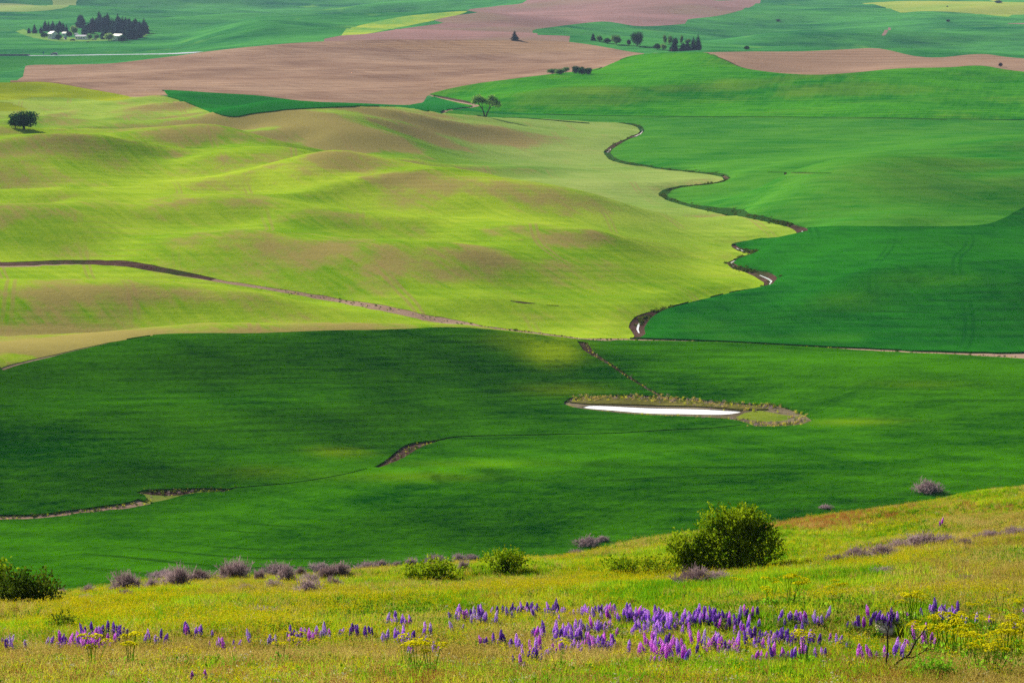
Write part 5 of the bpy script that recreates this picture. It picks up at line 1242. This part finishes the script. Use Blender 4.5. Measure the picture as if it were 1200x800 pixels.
# ------------------------------------------------------------------ shrubs
def round_bush(p, lobes, leaf, label, mat='bush', sprig=9, stems=9, name="green_bush"):
    t = empty(name, p, 0, label, "bush")
    V, Q = leaf_crown(lobes, leaf, sprig)
    V[:, 2] = np.maximum(V[:, 2], -0.05)
    put("foliage", mesh_from("bush_foliage", V, Q, M[mat]), t)
    b = MB()
    for k in range(stems):
        l = lobes[k % len(lobes)]
        tip = (l[0] + random.gauss(0, .3) * l[3], l[1] + random.gauss(0, .3) * l[4], l[2] + .6 * l[5])
        b.tube([(random.gauss(0, .12), random.gauss(0, .12), -.05), (tip[0] * .5 + random.gauss(0, .05), tip[1] * .5, tip[2] * .5), tip], [.035, .022, .006], 5)
    b.build("branches", M['bark_grey'], t)
    return t
p = G(858, 670); s = mpp(p)
round_bush(p, [(4 * s, 0, 38 * s, 27 * s, 28 * s, 30 * s, 330), (28 * s, 8 * s, 34 * s, 22 * s, 24 * s, 25 * s, 210), (-14 * s, 12 * s, 48 * s, 18 * s, 20 * s, 18 * s, 130), (6 * s, 0, 60 * s, 20 * s, 20 * s, 13 * s, 120), (20 * s, 4 * s, 54 * s, 14 * s, 16 * s, 14 * s, 80), (44 * s, 4 * s, 22 * s, 10 * s, 14 * s, 17 * s, 60), (6 * s, -10 * s, 12 * s, 30 * s, 26 * s, 12 * s, 150), (-22 * s, 16 * s, 60 * s, 7 * s, 8 * s, 8 * s, 22), (34 * s, 0, 50 * s, 8 * s, 8 * s, 8 * s, 24)], 3.2 * s, "big round green bush right of centre on the near slope", stems=22)
p = G(811, 673); s = mpp(p)
round_bush(p, [(0, 0, 22 * s, 22 * s, 22 * s, 20 * s, 220), (-14 * s, 2 * s, 28 * s, 10 * s, 12 * s, 15 * s, 70), (14 * s, 4 * s, 34 * s, 13 * s, 14 * s, 14 * s, 90), (22 * s, -6 * s, 16 * s, 14 * s, 14 * s, 13 * s, 90), (-22 * s, 0, 34 * s, 5 * s, 6 * s, 9 * s, 22), (0, -8 * s, 8 * s, 24 * s, 18 * s, 9 * s, 90)], 3.2 * s, "lower leafy bush leaning against the left of the big round bush", stems=14)
p = G(505, 684); s = mpp(p)
round_bush(p, [(-14 * s, 0, 9 * s, 14 * s, 14 * s, 9 * s, 70), (6 * s, 0, 11 * s, 16 * s, 14 * s, 10 * s, 90), (22 * s, 0, 9 * s, 10 * s, 12 * s, 8 * s, 50), (-26 * s, 0, 8 * s, 7 * s, 8 * s, 9 * s, 26)], 3.0 * s, "low spreading green bush left of centre at the slope edge")
p = G(592, 671); s = mpp(p)
round_bush(p, [(-8 * s, 0, 9 * s, 12 * s, 12 * s, 9 * s, 70), (8 * s, 0, 10 * s, 12 * s, 12 * s, 9 * s, 70), (0, 0, 14 * s, 9 * s, 9 * s, 7 * s, 34)], 3.0 * s, "small round green bush between the low spreading one and the big one")
p = G(24, 714); s = mpp(p) * 1.12
round_bush(p, [(-10 * s, 0, 18 * s, 20 * s, 20 * s, 18 * s, 150), (16 * s, 0, 16 * s, 18 * s, 18 * s, 15 * s, 130), (30 * s, 0, 12 * s, 10 * s, 12 * s, 12 * s, 50), (2 * s, -6 * s, 10 * s, 26 * s, 18 * s, 10 * s, 110)], 3.4 * s, "dark green brown bush at the left edge of the slope", 'bush_dark')
p = G(-4, 703); s = mpp(p) * 1.1
round_bush(p, [(-4 * s, 0, 18 * s, 12 * s, 14 * s, 16 * s, 90), (3 * s, 0, 26 * s, 8 * s, 8 * s, 9 * s, 40)], 3.4 * s, "taller bush cut off by the left frame edge", 'bush')
p = G(78, 741); s = mpp(p)
round_bush(p, [(0, 0, 7 * s, 16 * s, 12 * s, 8 * s, 70), (-10 * s, 0, 6 * s, 8 * s, 8 * s, 6 * s, 26)], 2.6 * s, "low dark weed bush above the dense lower left lupines", 'bush_dark')
p = G(745, 676); s = mpp(p)
round_bush(p, [(-20 * s, 0, 6 * s, 24 * s, 20 * s, 8 * s, 110), (18 * s, 0, 8 * s, 24 * s, 20 * s, 9 * s, 120)], 3.0 * s, "low leafy green patch of bush at the left foot of the big bush")
p = G(1165, 786); s = mpp(p)
round_bush(p, [(-10 * s, 0, 10 * s, 22 * s, 16 * s, 11 * s, 90), (14 * s, 0, 12 * s, 18 * s, 14 * s, 11 * s, 80)], 3.0 * s, "dark leafy weed bush under the corner umbels", 'bush_dark')
p = G(1092, 800); s = mpp(p)
round_bush(p, [(-6 * s, 0, 14 * s, 18 * s, 12 * s, 13 * s, 120), (14 * s, 0, 12 * s, 16 * s, 12 * s, 12 * s, 100)], 2.4 * s, "bright feathery green plant at the foot of the charred stem", 'feather', name="feathery_plant")

def twig_mesh(seed, n=150):
    """unit dry shrub: 1 wide, about .5 high"""
    rg = np.random.default_rng(seed)
    V, Fs = [], []
    def strip_(a, b, w):
        d = b - a; s_ = np.cross(d, rg.normal(size=3)); s_ = s_ / (np.linalg.norm(s_) + 1e-9) * w
        i = len(V); V.extend([tuple(a - s_), tuple(a + s_), tuple(b + s_ * .5), tuple(b - s_ * .5)]); Fs.append([i, i + 1, i + 2, i + 3])
    for k in range(n):
        a = rg.random() * 6.283; el = 0.25 + 1.3 * rg.random()
        d = np.array([math.cos(a) * math.cos(el), math.sin(a) * math.cos(el), math.sin(el)])
        b0 = np.array([rg.normal() * .12, rg.normal() * .12, -0.03])
        L_ = 0.5 * (0.6 + 0.5 * rg.random())
        m_ = b0 + d * L_ * .55 + rg.normal(size=3) * .03
        strip_(b0, m_, .011)
        for q in range(4):
            e = m_ + (unit(d + rg.normal(size=3) * .55)) * L_ * .5 * (.5 + .6 * rg.random())
            strip_(m_, e, .008)
            for z in range(2): 
                st_ = m_ + (e - m_) * rg.random(); strip_(st_, st_ + unit(e - m_ + rg.normal(size=3) * .15) * .10, .006)
    return mesh_from("dry_shrub_twigs", V, Fs, M['twig'])
TW = [twig_mesh(s) for s in (91, 92, 93, 94)]
SHR = [(148, 694, 30, 17, "widest mauve shrub at the left end of the shrub row"), (178, 692, 14, 11, "dark compact shrub touching the widest mauve shrub"), (207, 689, 26, 18, "tall mauve shrub second in the left shrub row"), (234, 681, 26, 14, "mauve shrub on the rim right of the tall mauve one"), (190, 677, 30, 9, "low mauve shrub behind the widest one on the rim"), (72, 697, 11, 6, "tiny grey shrub in the yellow weeds far left"), (105, 698, 13, 9, "small grey shrub left of the shrub row"), (147, 702, 18, 8, "pale low shrub in front of the widest mauve shrub"), (103, 709, 16, 9, "faint grey shrub low in the left weeds"), (83, 709, 10, 5, "little faint grey shrub beside the left bush"), (275, 680, 30, 17, "tall mauve shrub on the rim with a smaller one before it"), (262, 683, 12, 6, "little shrub at the foot of the rim shrub"), (289, 695, 18, 8, "pale shrub below the tall rim shrub"), (304, 681, 12, 10, "narrow mauve shrub right of the tall rim shrub"), (323, 676, 32, 11, "broad low mauve shrub left of the dark round one"), (336, 681, 17, 13, "dark round mauve shrub in the middle of the left group"), (352, 676, 11, 9, "small shrub right of the dark round one"), (374, 668, 22, 9, "flat mauve shrub on the rim above the group"), (385, 677, 22, 9, "spread mauve shrub below the flat rim shrub"), (398, 676, 20, 12, "mauve shrub joined to the spread one"), (405, 667, 9, 6, "tiny rim shrub by the fence post"), (363, 687, 18, 11, "grey shrub above the pale tall one"), (368, 692, 14, 9, "grey shrub overlapping the pale tall one"), (361, 700, 26, 15, "pale tall shrub lowest of the middle group"), (391, 691, 19, 11, "pale round shrub right of the lowest one"), (320, 693, 16, 10, "pale grey shrub left of the lowest group"), (428, 670, 20, 12, "upright mauve shrub on the rim left of the low green bush"), (446, 665, 17, 9, "rim shrub right of the upright one"), (464, 665, 10, 8, "small rim shrub before the low green bush"), (482, 662, 14, 9, "rim shrub directly above the low green bush"), (509, 661, 21, 11, "dark mauve shrub behind the low green bush"), (537, 659, 15, 11, "round mauve shrub on the rim right of the low green bush"), (552, 656, 14, 7, "small mauve shrub on the rim beside the round one"), (543, 669, 12, 9, "pale shrub between the two small green bushes"), (308, 724, 34, 9, "flat brown mauve shrub low in the left meadow"), (690, 639, 26, 10, "mauve shrub on the rim left of the big bush"), (706, 635, 12, 8, "short mauve shrub at the right of the rim shrub"), (676, 650, 15, 7, "small shrub below the rim shrub"), (968, 597, 13, 6, "small grey shrub on the right rim"), (1088, 577, 27, 14, "large domed grey shrub on the right rim"), (815, 687, 40, 15, "pale mauve shrub at the foot of the big bush"), (842, 684, 24, 11, "pale mauve shrub under the right side of the big bush"), (1006, 657, 26, 11, "mauve shrub at the left of the right hand brush strip"), (1034, 655, 30, 12, "mauve shrub in the middle of the right hand brush strip"), (1052, 646, 20, 10, "mauve shrub at the bend of the right hand brush strip"), (1084, 643, 40, 13, "wide mauve shrub at the right of the brush strip"), (1107, 639, 20, 9, "mauve shrub ending the brush strip"), (980, 661, 20, 8, "sparse shrub leading into the brush strip"), (1162, 634, 32, 9, "sparse mauve shrub near the right edge"), (1190, 630, 22, 9, "mauve shrub against the right edge"), (1132, 641, 18, 7, "faint shrub between the brush strip and right edge"), (1036, 674, 24, 7, "low faint shrub below the brush strip"), (1136, 684, 22, 7, "low grey shrub in the yellow weeds on the right")]
for k, (u, v, w, h_, lb) in enumerate(SHR):
    p = G(u, v); s = mpp(p)
    lift = 2.3 if v < smooth_interp(np.array([u * 1.0]), EDGE_U, EDGE_V)[0] + 13 else 3.3
    o = put("dry_shrub", TW[k % 4], None, p, (0, 0, random.random() * 6.28), (w * s * 1.5, w * s * 1.5, h_ * s * lift))
    tag(o, lb, "shrub", "dry mauve shrubs on the near slope")

# rock, charred stem, fence
p = G(1040, 743); s = mpp(p) * 0.86
b = MB()
pr = [(-18, -12, -4), (-17, -12, 6), (-4, -12, 8), (10, -12, 6), (19, -11, 2), (18, -8, -4), (-17, 14, -2), (-15, 16, 18), (-3, 17, 21), (11, 16, 18), (17, 14, 10), (16, 12, -3)]
b.add([(x * s, y * s, z * s) for x, y, z in pr], [(0, 5, 4, 3, 2, 1), (6, 7, 8, 9, 10, 11), (1, 2, 8, 7), (2, 3, 9, 8), (3, 4, 10, 9), (4, 5, 11, 10), (0, 1, 7, 6), (0, 6, 11, 5)])
o = b.build("rock", M['rock'], None, loc=p); tag(o, "flat pale tan rock half sunk in the grass by the charred stem", "rock")
o.modifiers.new("worn", 'BEVEL').width = 0.03
p = G(1038, 792); s = mpp(p)
t = empty("charred_branch", p, 0, "burnt black dead branch sticking up among lupines at lower right", "dead branch")
def cb(name, P, r0, r1):
    b = MB(); P = [(x * s, y * s, z * s) for x, y, z in P]
    b.tube(P, [0.72 * r0 * s + 0.72 * (r1 - r0) * s * i / (len(P) - 1) for i in range(len(P))], 6); b.build(name, M['charred'], t)
s *= 0.98
cb("stem", [(-2, 0, -4), (0, 0, 14), (2, 1, 36), (1, 0, 52), (4, 0, 70), (6, 0, 88)], 1.9, 0.5)
cb("twig", [(2, 0, 66), (7, 0, 76), (14, 1, 80)], 0.8, 0.4); cb("twig", [(1, 0, 56), (-4, 0, 66), (-6, 0, 74)], 0.7, 0.35); cb("twig", [(4, 0, 76), (0, 1, 84), (-3, 1, 90)], 0.6, 0.3)
cb("limb", [(0, 0, 4), (14, -2, 18), (28, -2, 28), (36, 0, 44), (44, 0, 54), (50, 2, 64)], 2.4, 0.7)
cb("limb", [(20, -2, 24), (32, -3, 24), (46, -2, 32), (58, 0, 34)], 1.5, 0.5)
cb("twig", [(36, 0, 44), (30, 0, 54), (26, 0, 62)], 0.8, 0.35); cb("twig", [(46, -2, 32), (54, -3, 42), (62, -3, 46)], 0.7, 0.3)
cb("limb", [(-2, 0, 0), (-14, 0, 6), (-26, 2, 8), (-36, 2, 4)], 1.3, 0.4); cb("twig", [(-14, 0, 6), (-20, 0, 16), (-24, 0, 26)], 0.7, 0.3)
cb("limb", [(2, 0, 8), (12, -2, 12), (22, -4, 12), (34, -4, 18)], 2.0, 0.8)

FP = [(397, 668), (470, 661), (545, 655), (612, 648), (680, 640), (745, 630), (804, 621.5), (868, 611), (931, 602), (1002, 590), (1068, 580), (1134, 570), (1172, 564.5), (1210, 559)]
t = None; tops = []
for u, v in FP:
    g = G(u, v)
    if t is None: base = g; t = empty("wire_fence", base, 0, "thin wire fence on short steel posts along the slope rim", "fence")
    l = g - base
    b = MB(); b.box((l.x, l.y, l.z + 0.55), (0.055, 0.055, 1.5)); b.box((l.x, l.y, l.z + 1.22), (0.075, 0.075, 0.10)); b.build("post", M['rust_post'], t)
    tops.append(l)
for hz_ in (0.4, 0.75, 1.1):
    b = MB()
    for a, c in zip(tops[:-1], tops[1:]): b.tube([(a.x, a.y, a.z + hz_), ((a.x + c.x) / 2, (a.y + c.y) / 2, (a.z + c.z) / 2 + hz_ - .05), (c.x, c.y, c.z + hz_)], 0.004, 3)
    b.build("wire", M['steel_dark'], t)
# ------------------------------------------------------------------ haze
hb = MB()
zlo, zhi = float(TZ.min()) - 1.5, float(max(TZ.max(), H)) + 12.0
hb.box((0, 0, (zlo + zhi) / 2), (64000, 64000, zhi - zlo))
ht = NT("haze_air")
hv = ht.n("ShaderNodeVolumePrincipled", {"Color": (0.50, 0.70, 1.0, 1.0), "Density": 2.4e-5, "Anisotropy": 0.0})
ht.t.links.new(hv.outputs[0], ht.out.inputs["Volume"])
hz = hb.build("haze", ht.m)
tag(hz, kind='stuff')
